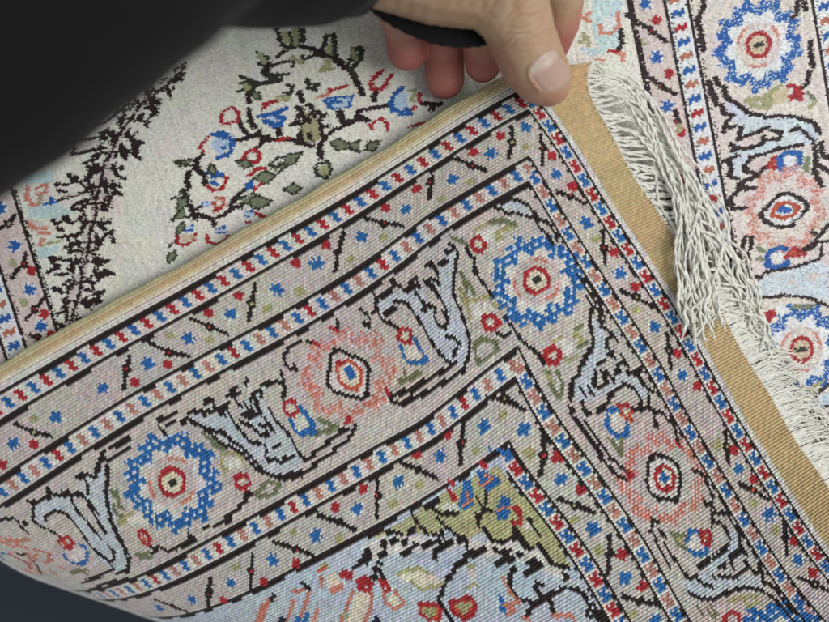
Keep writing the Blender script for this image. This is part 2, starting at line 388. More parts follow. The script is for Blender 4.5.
    ["l","R",3.6,[[35.4,65.8],[35.7,63.2],[38.5,62.1],[39.8,65.3],[38.3,68.1],[36.4,68.0],[35.4,65.8]]],
    ["b","cream",5,[[37.5,64.9]]],
    ["l","K",2.6,[[36.7,70.8],[40.4,70.0],[42.6,72.0],[46.0,72.2]]],
    ["l","K",2.8,[[47.0,72.2],[52.8,71.4]]],
    ["l","K",2.8,[[60.2,70.1],[64.2,68.6],[68.4,68.0],[71.9,66.3],[74.5,64.8],[78.7,63.9]]],
    ["l","K",2.8,[[62.9,76.3],[65.3,74.1],[65.5,70.3]]],
    ["l","R",4.2,[[56.9,78.0],[57.8,74.7],[60.9,73.1],[61.7,76.9],[59.7,80.4],[57.8,80.4],[56.9,78.0]]],
    ["b","cream",5,[[59.4,76.8]]],
    ["l","G",3.4,[[66.9,90.2],[67.7,84.1],[67.1,78.7]]],
    ["l","G",3.4,[[65.5,78.2],[62.2,83.1],[62.0,88.5],[65.5,90.0]]],
    ["l","g",3,[[50.2,83.5],[52.3,72.6],[55.9,72.3]]],
    ["l","g",3,[[51.2,83.4],[55.3,85.2]]],
    ["l","g",3,[[55.5,74.4],[56.5,69.6]]],
    ["f","white",0,[[51.4,82.8],[53.8,73.8],[58.1,71.6],[56.2,78.4],[55.9,84.9]]],
    ["l","K",2.6,[[60.6,31.4],[63.7,31.3],[68.4,31.1],[75.7,33.4]]],
    ["l","K",2.6,[[62.5,30.2],[66.4,29.3],[71.8,30.2],[76.3,32.1]]],
    ["l","K",2.6,[[67.1,33.3],[71.4,33.9],[74.3,37.3]]],
    ["f","white",0,[[77.6,54.5],[76.4,47.8],[80.2,51.8],[80.4,54.8]]],
    ["f","white",0,[[74.7,55.6],[75.1,51.0],[77.7,53.2]]],
    ["l","K",3.1,[[72.5,65.9],[75.6,64.1],[78.6,63.8]]],
    ["l","K",3.1,[[71.6,35.3],[74.6,38.2],[78.3,40.3],[81.2,42.9],[82.8,47.6],[84.0,49.6],[84.4,52.1],[86.3,53.5],[86.4,56.7],[88.3,59.1],[89.3,61.3],[90.7,62.5]]],
    ["l","K",3.1,[[72.9,31.7],[77.3,35.0],[79.4,33.3],[82.8,32.4]]],
    ["l","K",3.1,[[81.1,32.7],[81.8,36.3],[83.6,38.0],[85.6,36.9],[87.2,37.8]]],
    ["l","K",3.1,[[85.8,39.4],[86.2,37.9]]],
    ["l","K",3.1,[[86.8,45.2],[86.7,41.6]]],
    ["l","K",3.1,[[88.4,47.3],[89.4,49.7],[91.2,51.3]]],
    ["l","K",3.1,[[88.6,45.5],[90.7,45.3]]],
    ["l","K",3.1,[[92.7,49.9],[92.3,46.1],[90.5,45.8]]],
    ["l","K",3.1,[[90.0,43.3],[93.0,43.2]]],
    ["l","K",3.1,[[91.2,41.5],[91.0,38.4]]],
    ["l","K",3.1,[[87.9,34.8],[91.1,34.2]]],
    ["l","K",3.1,[[89.7,37.9],[89.8,35.1]]],
    ["l","K",3.1,[[92.2,36.6],[94.2,34.1],[93.9,30.9]]],
    ["l","K",3.1,[[94.6,33.0],[98.4,33.4]]],
    ["l","K",3.1,[[90.0,56.4],[92.4,56.5]]],
    ["l","K",3.1,[[91.2,53.4],[93.1,53.7]]],
    ["l","K",3.1,[[96.1,48.9],[95.2,40.2]]],
    ["l","K",3.1,[[95.4,39.7],[98.2,37.8],[101.3,37.5]]],
    ["l","R",4.2,[[75.6,60.6],[75.8,57.2],[78.5,56.0],[80.2,58.8],[78.7,62.4],[76.5,62.0],[75.6,60.6]]],
    ["b","cream",5,[[77.7,59.2]]],
    ["l","g",3,[[74.0,42.5],[76.0,47.5],[77.8,44.1],[79.3,47.9],[78.9,44.4]]],
    ["l","g",3,[[74.7,52.0],[74.5,56.1]]],
    ["l","g",3,[[81.1,55.4],[81.7,50.4]]],
    ["l","g",3,[[80.9,65.0],[84.3,65.0]]],
    ["l","G",3,[[74.1,45.9],[74.6,42.0]]],
    ["l","G",3,[[79.5,48.5],[79.3,44.0]]],
    ["l","G",3,[[82.1,61.1],[85.9,61.3],[89.1,65.1]]],
    ["l","G",3,[[80.6,64.7],[81.6,63.5]]],
    ["l","G",3,[[84.7,66.1],[88.6,66.1]]],
    ["l","K",3,[[86.5,56.9],[86.5,53.5]]],
    ["l","K",3,[[88.4,60.6],[88.0,58.1],[91.1,62.1]]],
    ["l","K",3,[[92.6,64.3],[94.3,63.9]]],
    ["l","K",3,[[90.3,56.2],[92.0,56.7]]],
    ["l","K",3,[[91.3,53.7],[93.0,53.9]]],
    ["l","K",3,[[93.1,58.8],[95.1,59.9],[97.5,60.1],[97.3,58.2]]],
    ["l","K",3,[[98.5,62.4],[103.0,62.6],[108.1,62.6],[112.0,62.9]]],
    ["l","K",3,[[95.1,65.3],[100.4,64.9],[105.4,65.0],[110.0,65.2]]],
    ["l","K",3,[[87.5,47.5],[89.7,49.4],[91.5,51.1]]],
    ["l","K",3,[[89.9,44.1],[93.1,43.5]]],
    ["l","K",3,[[92.6,50.7],[92.2,46.9]]],
    ["l","K",3,[[98.3,56.7],[97.5,49.7]]],
    ["l","K",3,[[96.1,48.3],[95.2,40.3]]],
    ["l","K",3,[[95.4,39.8],[97.9,37.7],[101.6,37.3],[102.9,39.1],[104.4,39.0],[105.1,36.6]]],
    ["l","K",3,[[92.7,36.6],[94.6,32.4],[97.2,33.3],[100.1,32.1],[101.6,31.1]]],
    ["l","K",3,[[102.0,33.7],[105.1,35.8],[107.5,34.8]]],
    ["l","K",3,[[102.6,42.8],[104.5,40.0]]],
    ["l","K",3,[[107.6,33.3],[109.3,31.6],[113.3,30.4],[116.9,31.5],[118.9,32.7]]],
    ["l","K",3,[[108.4,36.5],[110.8,37.2]]],
    ["f","white",0,[[100.8,52.7],[101.3,48.9],[105.0,48.7],[107.1,50.8],[104.8,55.1]]],
    ["l","R",3.6,[[100.1,47.1],[101.1,43.6],[103.1,43.5]]],
    ["l","R",3.6,[[104.7,46.9],[104.8,45.5]]],
    ["l","O",3,[[100.5,47.4],[102.7,48.0],[104.9,46.4],[103.2,44.4]]],
    ["b","cream",5,[[102.4,46.3]]],
    ["l","B",3.8,[[99.7,51.7],[100.1,49.2],[101.3,48.5]]],
    ["l","B",3.8,[[100.9,53.5],[102.8,56.1],[105.3,56.3],[107.7,54.3],[107.7,50.6],[106.0,48.6]]],
    ["l","G",3,[[107.6,57.9],[110.5,57.8],[111.8,57.6]]],
    ["l","G",3,[[108.8,53.9],[111.3,56.4]]],
    ["f","white",0,[[118.0,48.3],[119.9,42.5],[124.5,39.7],[130.8,45.2],[130.0,51.5],[125.9,56.0],[120.6,51.8]]],
    ["l","K",3.1,[[117.9,48.6],[117.7,45.2],[119.5,42.1],[121.8,39.5],[124.4,38.8],[127.5,40.9],[129.8,43.8],[131.8,46.3],[131.9,49.3],[130.3,51.8],[129.0,55.2],[126.0,56.9],[123.2,55.2],[120.4,52.3],[117.9,48.6]]],
    ["f","cream",0,[[122.2,47.8],[122.3,44.6],[124.2,42.9],[126.2,43.7],[127.7,46.6],[127.7,49.8],[125.8,51.5],[123.6,50.5]]],
    ["l","R",3.2,[[121.8,47.7],[121.8,44.5],[123.9,42.5],[126.2,42.9],[128.3,46.4],[128.0,50.2],[126.0,52.1],[123.4,51.1],[121.8,47.7]]],
    ["l","B",4.5,[[124.5,49.0],[125.5,45.9]]],
    ["l","B",4.5,[[124.1,46.9],[125.8,48.3]]],
    ["l","K",2.8,[[111.4,30.6],[114.6,30.3],[117.0,31.9],[119.2,32.8]]],
    ["l","K",2.8,[[106.7,62.9],[111.4,62.6],[114.6,61.3],[117.7,60.0]]],
    ["l","K",2.8,[[109.9,66.1],[113.9,65.0],[116.6,64.8],[118.6,63.1],[119.5,61.0]]],
    ["l","K",2.8,[[127.8,33.8],[129.3,31.1],[133.0,30.7],[135.6,31.8],[137.2,31.3]]],
    ["l","K",2.8,[[136.1,36.7],[138.1,37.2],[138.6,34.2],[140.0,34.4]]],
    ["b","K",6,[[110.6,37.3]]],
    ["l","R",3.1,[[117.7,60.0],[119.4,58.3]]],
    ["l","R",3.1,[[119.3,60.8],[119.0,59.4]]],
    ["l","R",3.1,[[119.0,33.1],[120.2,32.7]]],
    ["l","G",2.6,[[106.2,58.2],[110.4,58.0],[112.9,58.2]]],
    ["l","G",2.6,[[110.0,55.3],[112.5,57.8]]],
    ["l","K",2.8,[[132.1,31.0],[134.9,31.4],[137.2,32.1]]],
    ["l","K",2.8,[[136.4,36.5],[138.0,37.4],[138.6,33.6],[140.1,36.1],[142.7,38.0],[144.6,40.8]]],
    ["l","K",2.8,[[141.3,36.6],[142.8,32.9],[143.5,29.2],[145.3,30.3],[148.8,30.4],[150.8,28.1]]],
    ["l","K",2.8,[[143.4,38.8],[145.2,35.5],[148.0,34.8],[150.2,35.5]]],
    ["l","K",2.8,[[151.4,37.5],[151.9,42.3]]],
    ["l","K",2.8,[[152.1,44.2],[152.3,46.1]]],
    ["l","K",2.8,[[151.7,48.8],[152.2,55.8]]],
    ["l","K",2.8,[[150.9,30.1],[154.4,33.8]]],
    ["l","K",2.8,[[154.4,32.8],[157.5,32.6]]],
    ["l","K",2.8,[[154.5,34.8],[155.1,40.5],[158.1,41.9]]],
    ["l","K",2.8,[[158.6,34.7],[160.5,35.0]]],
    ["l","K",2.8,[[155.5,46.8],[155.8,43.7]]],
    ["l","K",2.8,[[136.4,62.3],[139.0,61.8]]],
    ["l","K",2.8,[[135.4,65.9],[138.0,65.5]]],
    ["l","K",2.8,[[139.1,66.5],[147.7,66.5]]],
    ["l","K",2.8,[[140.2,63.7],[149.3,62.6]]],
    ["l","K",2.8,[[132.8,62.2],[134.7,64.1]]],
    ["l","K",2.8,[[133.4,61.3],[135.0,60.9]]],
    ["f","white",0,[[142.9,52.3],[142.8,47.6],[146.2,47.7],[148.5,48.2],[148.1,52.8],[145.6,55.3]]],
    ["l","R",3.4,[[143.9,46.1],[144.8,42.8],[146.5,42.8],[147.9,46.0],[146.6,48.0],[144.8,47.5],[143.9,46.1]]],
    ["b","O",5,[[145.9,45.6]]],
    ["l","B",3.8,[[143.2,53.8],[141.9,50.5],[142.7,47.9]]],
    ["l","B",3.8,[[145.3,55.9],[148.2,53.7],[149.7,49.4],[148.7,47.6]]],
    ["l","G",3,[[139.1,58.7],[143.2,58.2],[145.3,56.6]]],
    ["l","G",3,[[139.7,57.7],[142.1,53.6]]],
    ["l","g",4,[[141.8,57.3],[143.1,55.3]]],
    ["l","K",3,[[148.3,35.1],[150.4,35.5]]],
    ["l","K",3,[[151.9,55.1],[151.9,49.3]]],
    ["l","K",3,[[152.1,47.1],[152.4,44.0]]],
    ["l","K",3,[[152.1,42.9],[151.7,37.3]]],
    ["l","K",3,[[153.6,33.2],[157.4,32.8]]],
    ["l","K",3,[[155.0,40.7],[155.4,35.1]]],
    ["l","K",3,[[155.6,40.5],[157.6,41.7]]],
    ["l","K",3,[[155.7,47.3],[156.0,44.3]]],
    ["l","K",3,[[156.5,51.3],[157.8,51.8]]],
    ["l","K",3,[[157.2,49.6],[159.6,45.3],[160.8,42.5],[160.1,34.8],[158.5,34.9]]],
    ["l","K",3,[[161.6,34.8],[163.2,34.7],[163.2,31.3],[161.5,30.3],[164.8,31.2]]],
    ["l","K",3,[[165.5,32.0],[166.9,33.5],[168.6,31.1],[172.6,30.5],[180.1,29.8]]],
    ["l","K",3,[[149.2,62.8],[153.1,61.6],[153.8,57.6]]],
    ["l","K",3,[[154.3,58.8],[156.9,57.3],[159.1,54.6]]],
    ["l","K",3,[[156.7,64.8],[159.8,62.2],[162.2,56.8],[162.8,51.8],[163.9,44.8],[165.3,40.4],[168.1,36.6],[171.6,33.7],[174.7,32.9],[180.0,32.2],[182.3,32.3]]],
    ["l","g",3,[[165.6,51.4],[166.8,45.3],[168.7,39.8],[171.0,40.6],[169.9,45.3]]],
    ["l","g",3,[[167.1,45.6],[169.6,44.9]]],
    ["l","G",3,[[163.5,61.8],[167.7,60.5]]],
    ["l","G",3,[[163.9,59.9],[166.3,59.1]]],
    ["l","G",3,[[161.9,64.2],[164.5,64.3]]],
    ["ring","R",7,[[170.4,54.6]]],
    ["l","K",3.1,[[31.7,268.1],[32.2,257.5]]],
    ["l","K",3.1,[[34.7,269.9],[34.7,266.2],[34.2,260.0]]],
    ["l","K",3.1,[[32.0,241.6],[32.5,231.7]]],
    ["l","K",3.1,[[33.7,242.5],[36.4,241.9]]],
    ["l","K",3.1,[[34.4,239.2],[34.4,234.3]]],
    ["l","K",3.1,[[36.0,232.7],[35.7,229.2],[38.6,226.4],[41.4,222.6],[44.0,218.6],[47.1,215.9]]],
    ["l","K",3.1,[[34.2,227.0],[36.1,220.9],[37.5,215.9]]],
    ["l","G",3,[[41.7,226.1],[44.4,223.8],[47.5,221.7]]],
    ["l","G",3,[[45.5,224.7],[48.5,221.8]]],
    ["l","G",3,[[42.4,278.8],[45.3,276.5]]],
    ["l","G",3,[[44.0,278.7],[43.6,275.7]]],
    ["l","g",3.1,[[49.7,223.7],[50.8,219.1]]],
    ["l","g",3.1,[[52.2,224.9],[55.2,225.8]]],
    ["l","G",3,[[43.1,277.7],[45.4,276.7],[47.4,279.6],[49.1,277.8]]],
    ["l","G",3,[[46.4,281.2],[49.5,282.7],[50.6,279.4]]],
    ["l","G",3,[[63.7,286.2],[64.8,278.6]]],
    ["l","G",3,[[65.0,285.8],[66.5,278.7]]],
    ["l","g",4,[[52.2,283.9],[51.6,275.1]]],
    ["f","white",0,[[51.8,278.9],[52.2,270.5],[56.7,270.6],[55.0,278.8]]],
    ["l","R",3,[[57.6,277.4],[58.2,274.0],[61.3,274.1],[62.6,276.9],[60.4,278.7],[57.6,277.4]]],
    ["b","O",5,[[60.2,276.7]]],
    ["l","K",3,[[50.0,287.1],[55.5,288.8],[60.2,289.8],[63.7,292.4]]],
    ["l","K",3,[[63.9,276.1],[65.0,271.1],[67.3,268.9]]],
    ["l","K",3,[[65.3,277.2],[65.3,273.4]]],
    ["l","K",3,[[67.7,268.4],[68.0,253.4]]],
    ["l","K",3,[[66.1,254.6],[68.2,252.7]]],
    ["l","K",3,[[66.2,246.7],[66.7,243.7]]],
    ["l","K",3,[[67.6,241.6],[67.9,232.6]]],
    ["l","K",4,[[67.1,255.5],[67.4,252.8]]],
    ["l","R",3.4,[[57.7,220.8],[58.5,216.8],[61.3,216.6],[62.0,220.5],[60.2,223.2],[58.3,222.3],[57.7,220.8]]],
    ["b","cream",5,[[59.7,219.7]]],
    ["l","K",3,[[64.0,218.4],[66.5,227.6],[67.6,240.6]]],
    ["l","K",3,[[63.8,220.9],[64.5,216.9]]],
    ["l","G",3.4,[[65.2,216.5],[63.4,208.6],[66.0,204.0],[67.7,209.0],[66.2,215.3]]],
    ["l","K",3,[[39.2,225.2],[46.6,220.8],[50.9,215.2],[58.2,211.0],[62.1,206.7],[65.0,198.6],[65.4,191.4]]],
    ["l","K",2.7,[[63.5,188.5],[62.7,179.7]]],
    ["l","K",2.7,[[66.6,192.6],[65.0,172.1]]],
    ["l","K",2.7,[[64.7,203.0],[67.0,192.6]]],
    ["l","K",3,[[59.9,132.6],[62.5,103.3],[62.1,99.8]]],
    ["l","K",3,[[62.8,135.1],[66.0,97.7]]],
    ["star","B",0,[[14.9,254.7]]],
    ["star","B",0,[[15.4,229.9]]],
    ["star","B",0,[[14.4,206.7]]],
    ["star","B",0,[[14.2,183.3]]],
    ["star","B",0,[[14.4,158.3]]],
    ["red","R",0,[[18.7,240.5]]],
    ["red","R",0,[[18.5,222.3]]],
    ["red","R",0,[[10.4,191.7]]],
    ["red","R",0,[[10.3,174.9]]],
    ["olive","g",0,[[11.0,212.8]]],
    ["olive","g",0,[[17.8,198.8]]],
    ["olive","g",0,[[17.9,167.5]]],
    ["zig","K",3.6,[[18.7,247.1],[13.7,239.9],[10.5,234.5]]],
    ["zig","K",3.6,[[9.6,223.2],[15.4,218.5],[19.1,212.2]]],
    ["zig","K",3.6,[[9.4,199.9],[14.5,195.3],[18.9,190.7]]],
    ["zig","K",3.6,[[18.4,178.2],[14.3,171.9],[9.9,165.1]]],
    ["star","B",0,[[13.6,134.5]]],
    ["star","B",0,[[13.9,109.1]]],
    ["star","B",0,[[14.9,84.6]]],
    ["red","R",0,[[10.2,142.5]]],
    ["red","R",0,[[10.2,125.3]]],
    ["red","R",0,[[10.3,91.5]]],
    ["olive","g",0,[[18.4,149.5]]],
    ["olive","g",0,[[18.0,120.1]]],
    ["olive","g",0,[[18.0,101.4]]],
    ["zig","K",3.6,[[18.6,129.5],[14.1,122.9],[10.1,115.0]]],
    ["zig","K",3.6,[[9.8,102.1],[14.7,96.8],[18.8,90.3]]],
    ["star","B",0,[[14.8,58.3]]],
    ["star","B",0,[[14.3,35.8]]],
    ["star","B",0,[[11.8,14.1]]],
    ["star","B",0,[[30.0,14.7]]],
    ["red","R",0,[[11.0,74.8]]],
    ["red","R",0,[[10.8,42.4]]],
    ["red","R",0,[[10.8,26.6]]],
    ["red","R",0,[[24.1,11.2]]],
    ["red","R",0,[[35.2,10.5]]],
    ["olive","g",0,[[19.0,68.3]]],
    ["olive","g",0,[[19.3,51.7]]],
    ["olive","g",0,[[18.2,20.2]]],
    ["zig","K",3.6,[[16.7,72.8],[11.7,67.4],[10.0,64.5]]],
    ["zig","K",3.6,[[9.5,50.6],[14.3,46.8],[18.5,42.4]]],
    ["zig","K",3.6,[[18.3,29.8],[14.3,24.0],[9.7,19.6]]],
    ["zig","K",3.6,[[16.6,10.1],[20.9,13.4],[25.7,18.1]]],
    ["zig","K",3.6,[[35.2,18.7],[37.9,13.6],[41.2,10.1]]],
    ["star","B",0,[[47.4,14.0]]],
    ["star","B",0,[[65.7,13.7]]],
    ["star","B",0,[[84.8,14.1]]],
    ["red","R",0,[[35.3,10.2]]],
    ["red","R",0,[[59.0,10.2]]],
    ["red","R",0,[[71.5,11.1]]],
    ["olive","g",0,[[53.1,14.5]]],
    ["olive","g",0,[[77.7,16.7]]],
    ["zig","K",3.6,[[52.0,9.8],[56.5,13.6],[61.4,17.5]]],
    ["zig","K",3.6,[[71.0,18.4],[74.5,13.5],[79.3,9.9]]],
    ["star","B",0,[[102.1,14.5]]],
    ["red","R",0,[[95.7,11.5]]],
    ["red","R",0,[[107.4,10.1]]],
    ["zig","K",3.6,[[89.2,11.0],[93.5,14.3],[98.2,17.9]]],
    ["star","B",0,[[135.2,13.5]]],
    ["star","B",0,[[151.4,12.5]]],
    ["star","B",0,[[168.3,13.1]]],
    ["red","R",0,[[129.6,10.5]]],
    ["red","R",0,[[140.1,9.4]]],
    ["red","R",0,[[162.4,9.2]]],
    ["red","R",0,[[174.1,11.0]]],
    ["olive","g",0,[[125.5,16.5]]],
    ["olive","g",0,[[145.7,16.2]]],
    ["olive","g",0,[[156.5,14.2]]],
    ["zig","K",3.6,[[123.7,9.5],[127.3,12.7],[131.7,16.5]]],
    ["zig","K",3.6,[[139.1,17.2],[142.6,12.8],[147.7,9.0]]],
    ["zig","K",3.6,[[155.5,7.9],[160.0,11.8],[164.5,15.8]]],
    ["zig","K",3.6,[[172.6,17.8],[177.7,13.4],[182.0,10.6]]],
    ["star","B",0,[[15.3,305.4]]],
    ["star","B",0,[[15.1,281.1]]],
    ["red","R",0,[[18.5,316.1]]],
    ["red","R",0,[[18.6,297.6]]],
    ["olive","g",0,[[11.7,289.6]]],
    ["zig","K",3.6,[[10.5,298.7],[15.5,294.0],[19.0,288.4]]],
    ["star","B",0,[[85.6,302.2]]],
    ["star","B",0,[[86.3,275.0]]],
    ["red","R",0,[[90.6,257.3]]],
    ["red","R",0,[[113.2,353.5]]],
    ["zig","K",3.6,[[90.0,268.4],[85.5,261.5],[81.5,255.7]]],
    ["zig","K",3.6,[[81.4,297.4],[86.2,291.3],[90.0,286.1]]],
    ["olive","g",0,[[82.2,240.2]]],
    ["star","B",0,[[86.2,247.5]]],
    ["star","B",0,[[85.6,220.6]]],
    ["star","B",0,[[85.4,195.8]]],
    ["star","B",0,[[84.2,172.8]]],
    ["star","B",0,[[83.3,149.4]]],
    ["star","B",0,[[82.7,125.0]]],
    ["red","R",0,[[90.5,257.5]]],
    ["red","R",0,[[90.4,230.6]]],
    ["red","R",0,[[90.1,210.1]]],
    ["red","R",0,[[80.5,182.6]]],
    ["red","R",0,[[79.7,166.8]]],
    ["red","R",0,[[78.7,136.1]]],
    ["red","R",0,[[78.5,117.6]]],
    ["olive","g",0,[[81.9,240.5]]],
    ["olive","g",0,[[81.1,206.4]]],
    ["olive","g",0,[[89.5,186.3]]],
    ["olive","g",0,[[87.9,155.5]]],
    ["olive","g",0,[[87.1,139.8]]],
    ["zig","K",3.6,[[91.3,269.8],[86.5,263.4],[81.3,256.2]]],
    ["zig","K",3.6,[[90.9,239.3],[85.3,234.1],[81.2,229.8]]],
    ["zig","K",3.6,[[80.8,216.8],[86.1,207.5],[90.5,200.8]]],
    ["zig","K",3.6,[[80.1,191.6],[85.0,183.4],[89.7,177.2]]],
    ["zig","K",3.6,[[89.1,165.1],[83.9,161.4],[78.5,158.1]]],
    ["zig","K",3.6,[[78.6,145.1],[82.9,138.1],[88.0,130.6]]],
    ["zig","K",3.6,[[88.1,116.5],[83.0,112.8],[78.6,107.6]]],
    ["star","B",0,[[83.4,98.9]]],
    ["star","B",0,[[91.0,84.1]]],
    ["star","B",0,[[108.9,83.5]]],
    ["star","B",0,[[126.4,85.0]]],
    ["red","R",0,[[103.0,79.1]]],
    ["red","R",0,[[114.7,79.8]]],
    ["olive","g",0,[[84.0,88.8]]],
    ["olive","g",0,[[87.7,106.6]]],
    ["olive","g",0,[[97.4,87.3]]],
    ["zig","K",3.6,[[87.1,115.3],[83.2,111.4],[78.4,107.0]]],
    ["zig","K",3.6,[[77.2,92.1],[80.7,85.4],[86.5,79.7]]],
    ["zig","K",3.6,[[95.8,78.9],[100.3,83.0],[104.6,88.7]]],
    ["zig","K",3.6,[[113.5,88.7],[117.8,85.1],[122.4,80.8]]],
    ["star","B",0,[[142.9,84.8]]],
    ["star","B",0,[[158.0,82.7]]],
    ["red","R",0,[[136.9,81.1]]],
    ["red","R",0,[[147.8,80.3]]],
    ["olive","g",0,[[121.2,89.0]]],
    ["olive","g",0,[[132.4,88.3]]],
    ["olive","g",0,[[153.3,89.1]]],
    ["zig","K",3.6,[[130.8,81.5],[134.9,85.1],[139.6,89.8]]],
    ["zig","K",3.6,[[147.2,88.9],[151.0,84.1],[154.5,78.9]]],
    ["f","OL",0,[[94.2,171.0],[96.1,160.8],[98.3,154.1],[98.5,151.5],[101.6,145.5],[103.8,140.6],[103.2,134.6],[106.6,133.1],[108.7,129.5],[108.5,122.9],[113.3,121.1],[115.3,117.4],[116.4,113.4],[114.4,109.9],[120.0,109.9],[122.1,107.1],[128.4,105.3],[132.1,102.5],[132.3,99.9],[115.0,98.9],[101.3,99.9],[95.6,100.2],[93.7,115.0],[93.3,138.0]]],
    ["f","white",0,[[95.1,178.3],[95.0,167.2],[99.3,152.1],[104.3,141.0],[109.2,130.0],[113.8,121.6],[116.7,113.7],[122.6,107.6],[132.6,103.0],[137.4,102.9],[133.4,106.5],[128.3,111.4],[119.0,119.9],[115.5,129.5],[109.6,133.6],[108.0,144.2],[102.7,159.1],[100.7,171.3],[99.7,178.3]]],
    ["l","K",3.2,[[93.7,172.5],[93.4,165.2]]],
    ["l","K",3.2,[[95.0,163.9],[95.3,160.1]]],
    ["l","K",3.2,[[96.1,159.0],[97.4,156.8]]],
    ["l","K",3.2,[[98.2,154.1],[97.7,149.8]]],
    ["l","K",3.2,[[93.8,148.6],[97.0,147.6],[101.3,145.2]]],
    ["l","K",3.2,[[101.9,143.3],[103.3,140.8]]],
    ["l","K",3.2,[[98.5,137.8],[102.7,135.9],[106.6,132.8],[108.3,130.4]]],
    ["l","K",3.2,[[103.8,150.5],[104.0,145.8]]],
    ["l","K",3.2,[[104.4,144.6],[104.9,141.8]]],
    ["l","K",3.2,[[108.0,134.9],[108.3,130.4]]],
    ["l","K",3.2,[[114.2,141.3],[114.3,135.9],[113.4,134.3]]],
    ["l","K",3.2,[[108.9,130.2],[111.2,132.3]]],
    ["l","K",3.2,[[94.0,141.3],[94.1,133.9]]],
    ["l","K",3.2,[[95.1,138.0],[98.0,135.3],[99.3,132.2]]],
    ["l","K",3.2,[[100.0,130.4],[100.6,127.6]]],
    ["l","K",3.2,[[102.5,139.0],[104.9,139.3]]],
    ["l","K",4.2,[[102.7,160.8],[102.4,151.7]]],
    ["l","K",4.2,[[108.6,147.6],[106.9,145.9],[107.4,136.7]]],
    ["l","K",4.2,[[113.2,134.9],[113.6,127.6]]],
    ["l","K",4.2,[[98.1,162.9],[98.5,160.4]]],
    ["l","K",4.2,[[100.0,158.7],[99.9,156.2]]],
    ["l","K",4.2,[[97.1,167.7],[97.3,165.5]]],
    ["l","K",4.2,[[97.1,176.5],[99.1,176.3]]],
    ["l","K",4.2,[[99.0,181.1],[99.5,178.2]]],
    ["l","K",4.2,[[99.8,171.3],[100.2,168.4]]],
    ["l","R",4,[[93.1,127.3],[96.1,127.1]]],
    ["f","white",0,[[95.4,135.7],[97.1,127.1],[99.9,126.1],[98.8,131.8]]],
    ["l","K",3.4,[[96.5,166.5],[99.0,167.5]]],
    ["l","K",3.4,[[98.1,178.0],[97.1,174.9]]],
    ["l","K",3.4,[[99.0,181.0],[99.4,178.2]]],
    ["l","K",3.4,[[99.7,171.3],[100.2,168.4]]],
    ["l","K",3.4,[[101.5,173.4],[102.1,172.2]]],
    ["l","K",3.4,[[102.9,176.4],[103.2,173.9],[106.6,174.2]]],
    ["l","K",3.4,[[104.6,180.2],[104.9,176.4]]],
    ["l","K",3.4,[[113.6,133.7],[114.1,136.5],[114.2,141.3],[115.8,145.0],[116.4,148.7],[118.7,152.3],[120.0,155.5],[121.8,156.3],[125.1,155.9],[128.4,155.8]]],
    ["f","cream",0,[[107.6,167.9],[108.5,156.7],[113.0,152.6],[116.8,149.1],[114.9,159.8],[110.9,164.2]]],
    ["l","g",2.6,[[107.2,167.6],[108.3,157.3],[112.6,152.3]]],
    ["l","g",2.6,[[116.8,149.1],[115.3,160.2],[111.1,163.6]]],
    ["l","g",2.6,[[116.0,136.7],[117.0,133.0]]],
    ["l","g",2.6,[[121.6,141.9],[121.9,137.6]]],
    ["f","white",0,[[116.8,137.4],[117.7,133.7],[121.3,136.3],[119.6,139.3]]],
    ["l","R",3.6,[[106.9,176.1],[108.1,173.9],[110.7,173.7],[110.3,176.5],[106.9,176.1]]],
    ["red","R",0,[[104.7,183.9]]],
    ["l","P",2.8,[[110.6,177.2],[113.2,179.0],[116.4,177.1],[116.8,172.6],[115.8,170.9],[111.7,172.1]]],
    ["l","P",2.8,[[108.3,182.9],[111.2,185.4],[111.9,191.8]]],
    ["f","cream",0,[[111.7,176.9],[112.5,172.8],[115.8,172.5],[115.4,177.0]]],
    ["f","O",0,[[118.6,165.5],[120.9,158.2],[123.1,157.1],[126.3,161.6],[124.7,164.8],[121.2,167.1]]],
    ["f","O",0,[[122.8,152.2],[124.3,142.9],[127.1,142.4],[128.9,145.7],[129.0,151.1],[125.6,153.2]]],
    ["f","g",0,[[120.0,164.4],[121.9,159.1],[124.5,160.7],[124.3,164.4],[121.6,165.9]]],
    ["f","g",0,[[123.8,150.8],[125.1,143.6],[127.3,144.5],[127.8,150.0]]],
    ["l","R",3.2,[[118.6,165.5],[120.9,158.2],[123.1,157.1],[126.3,161.6]]],
    ["l","R",3.2,[[121.2,167.1],[124.7,164.8]]],
    ["l","R",3.2,[[122.8,152.2],[124.3,142.9],[127.1,142.4],[128.9,145.7],[129.0,151.1],[125.6,153.2],[122.8,152.2]]],
    ["red","R",0,[[99.9,190.6]]],
    ["red","R",0,[[100.9,188.9]]],
    ["l","R",4,[[103.7,186.3],[103.7,182.3],[106.1,180.3],[107.7,183.2],[106.1,186.7],[103.7,186.3]]],
    ["b","K",3,[[105.1,184.1]]],
    ["l","P",3,[[97.9,202.0],[100.6,203.4]]],
    ["l","P",3,[[103.0,200.5],[102.9,193.8]]],
    ["l","P",3,[[106.0,190.6],[194.5,351.7],[196.0,341.2],[112.6,185.9],[108.9,182.6]]],
    ["l","P",3,[[97.4,219.8],[98.8,213.1]]],
    ["l","P",3,[[100.4,220.9],[173.0,356.3]]],
    ["l","P",3,[[100.5,211.1],[174.0,352.8],[106.8,211.9]]],
    ["l","P",3,[[166.7,354.4],[171.2,355.0]]],
    ["f","cream",0,[[97.5,200.0],[97.9,193.8],[102.5,193.5],[102.4,200.8]]],
    ["f","cream",0,[[106.8,189.7],[108.7,183.3],[111.8,186.8],[195.6,346.4]]],
    ["l","B",4,[[164.0,350.1],[106.7,223.8],[166.2,337.0]]],
    ["l","B",4,[[106.4,217.9],[166.9,338.3]]],
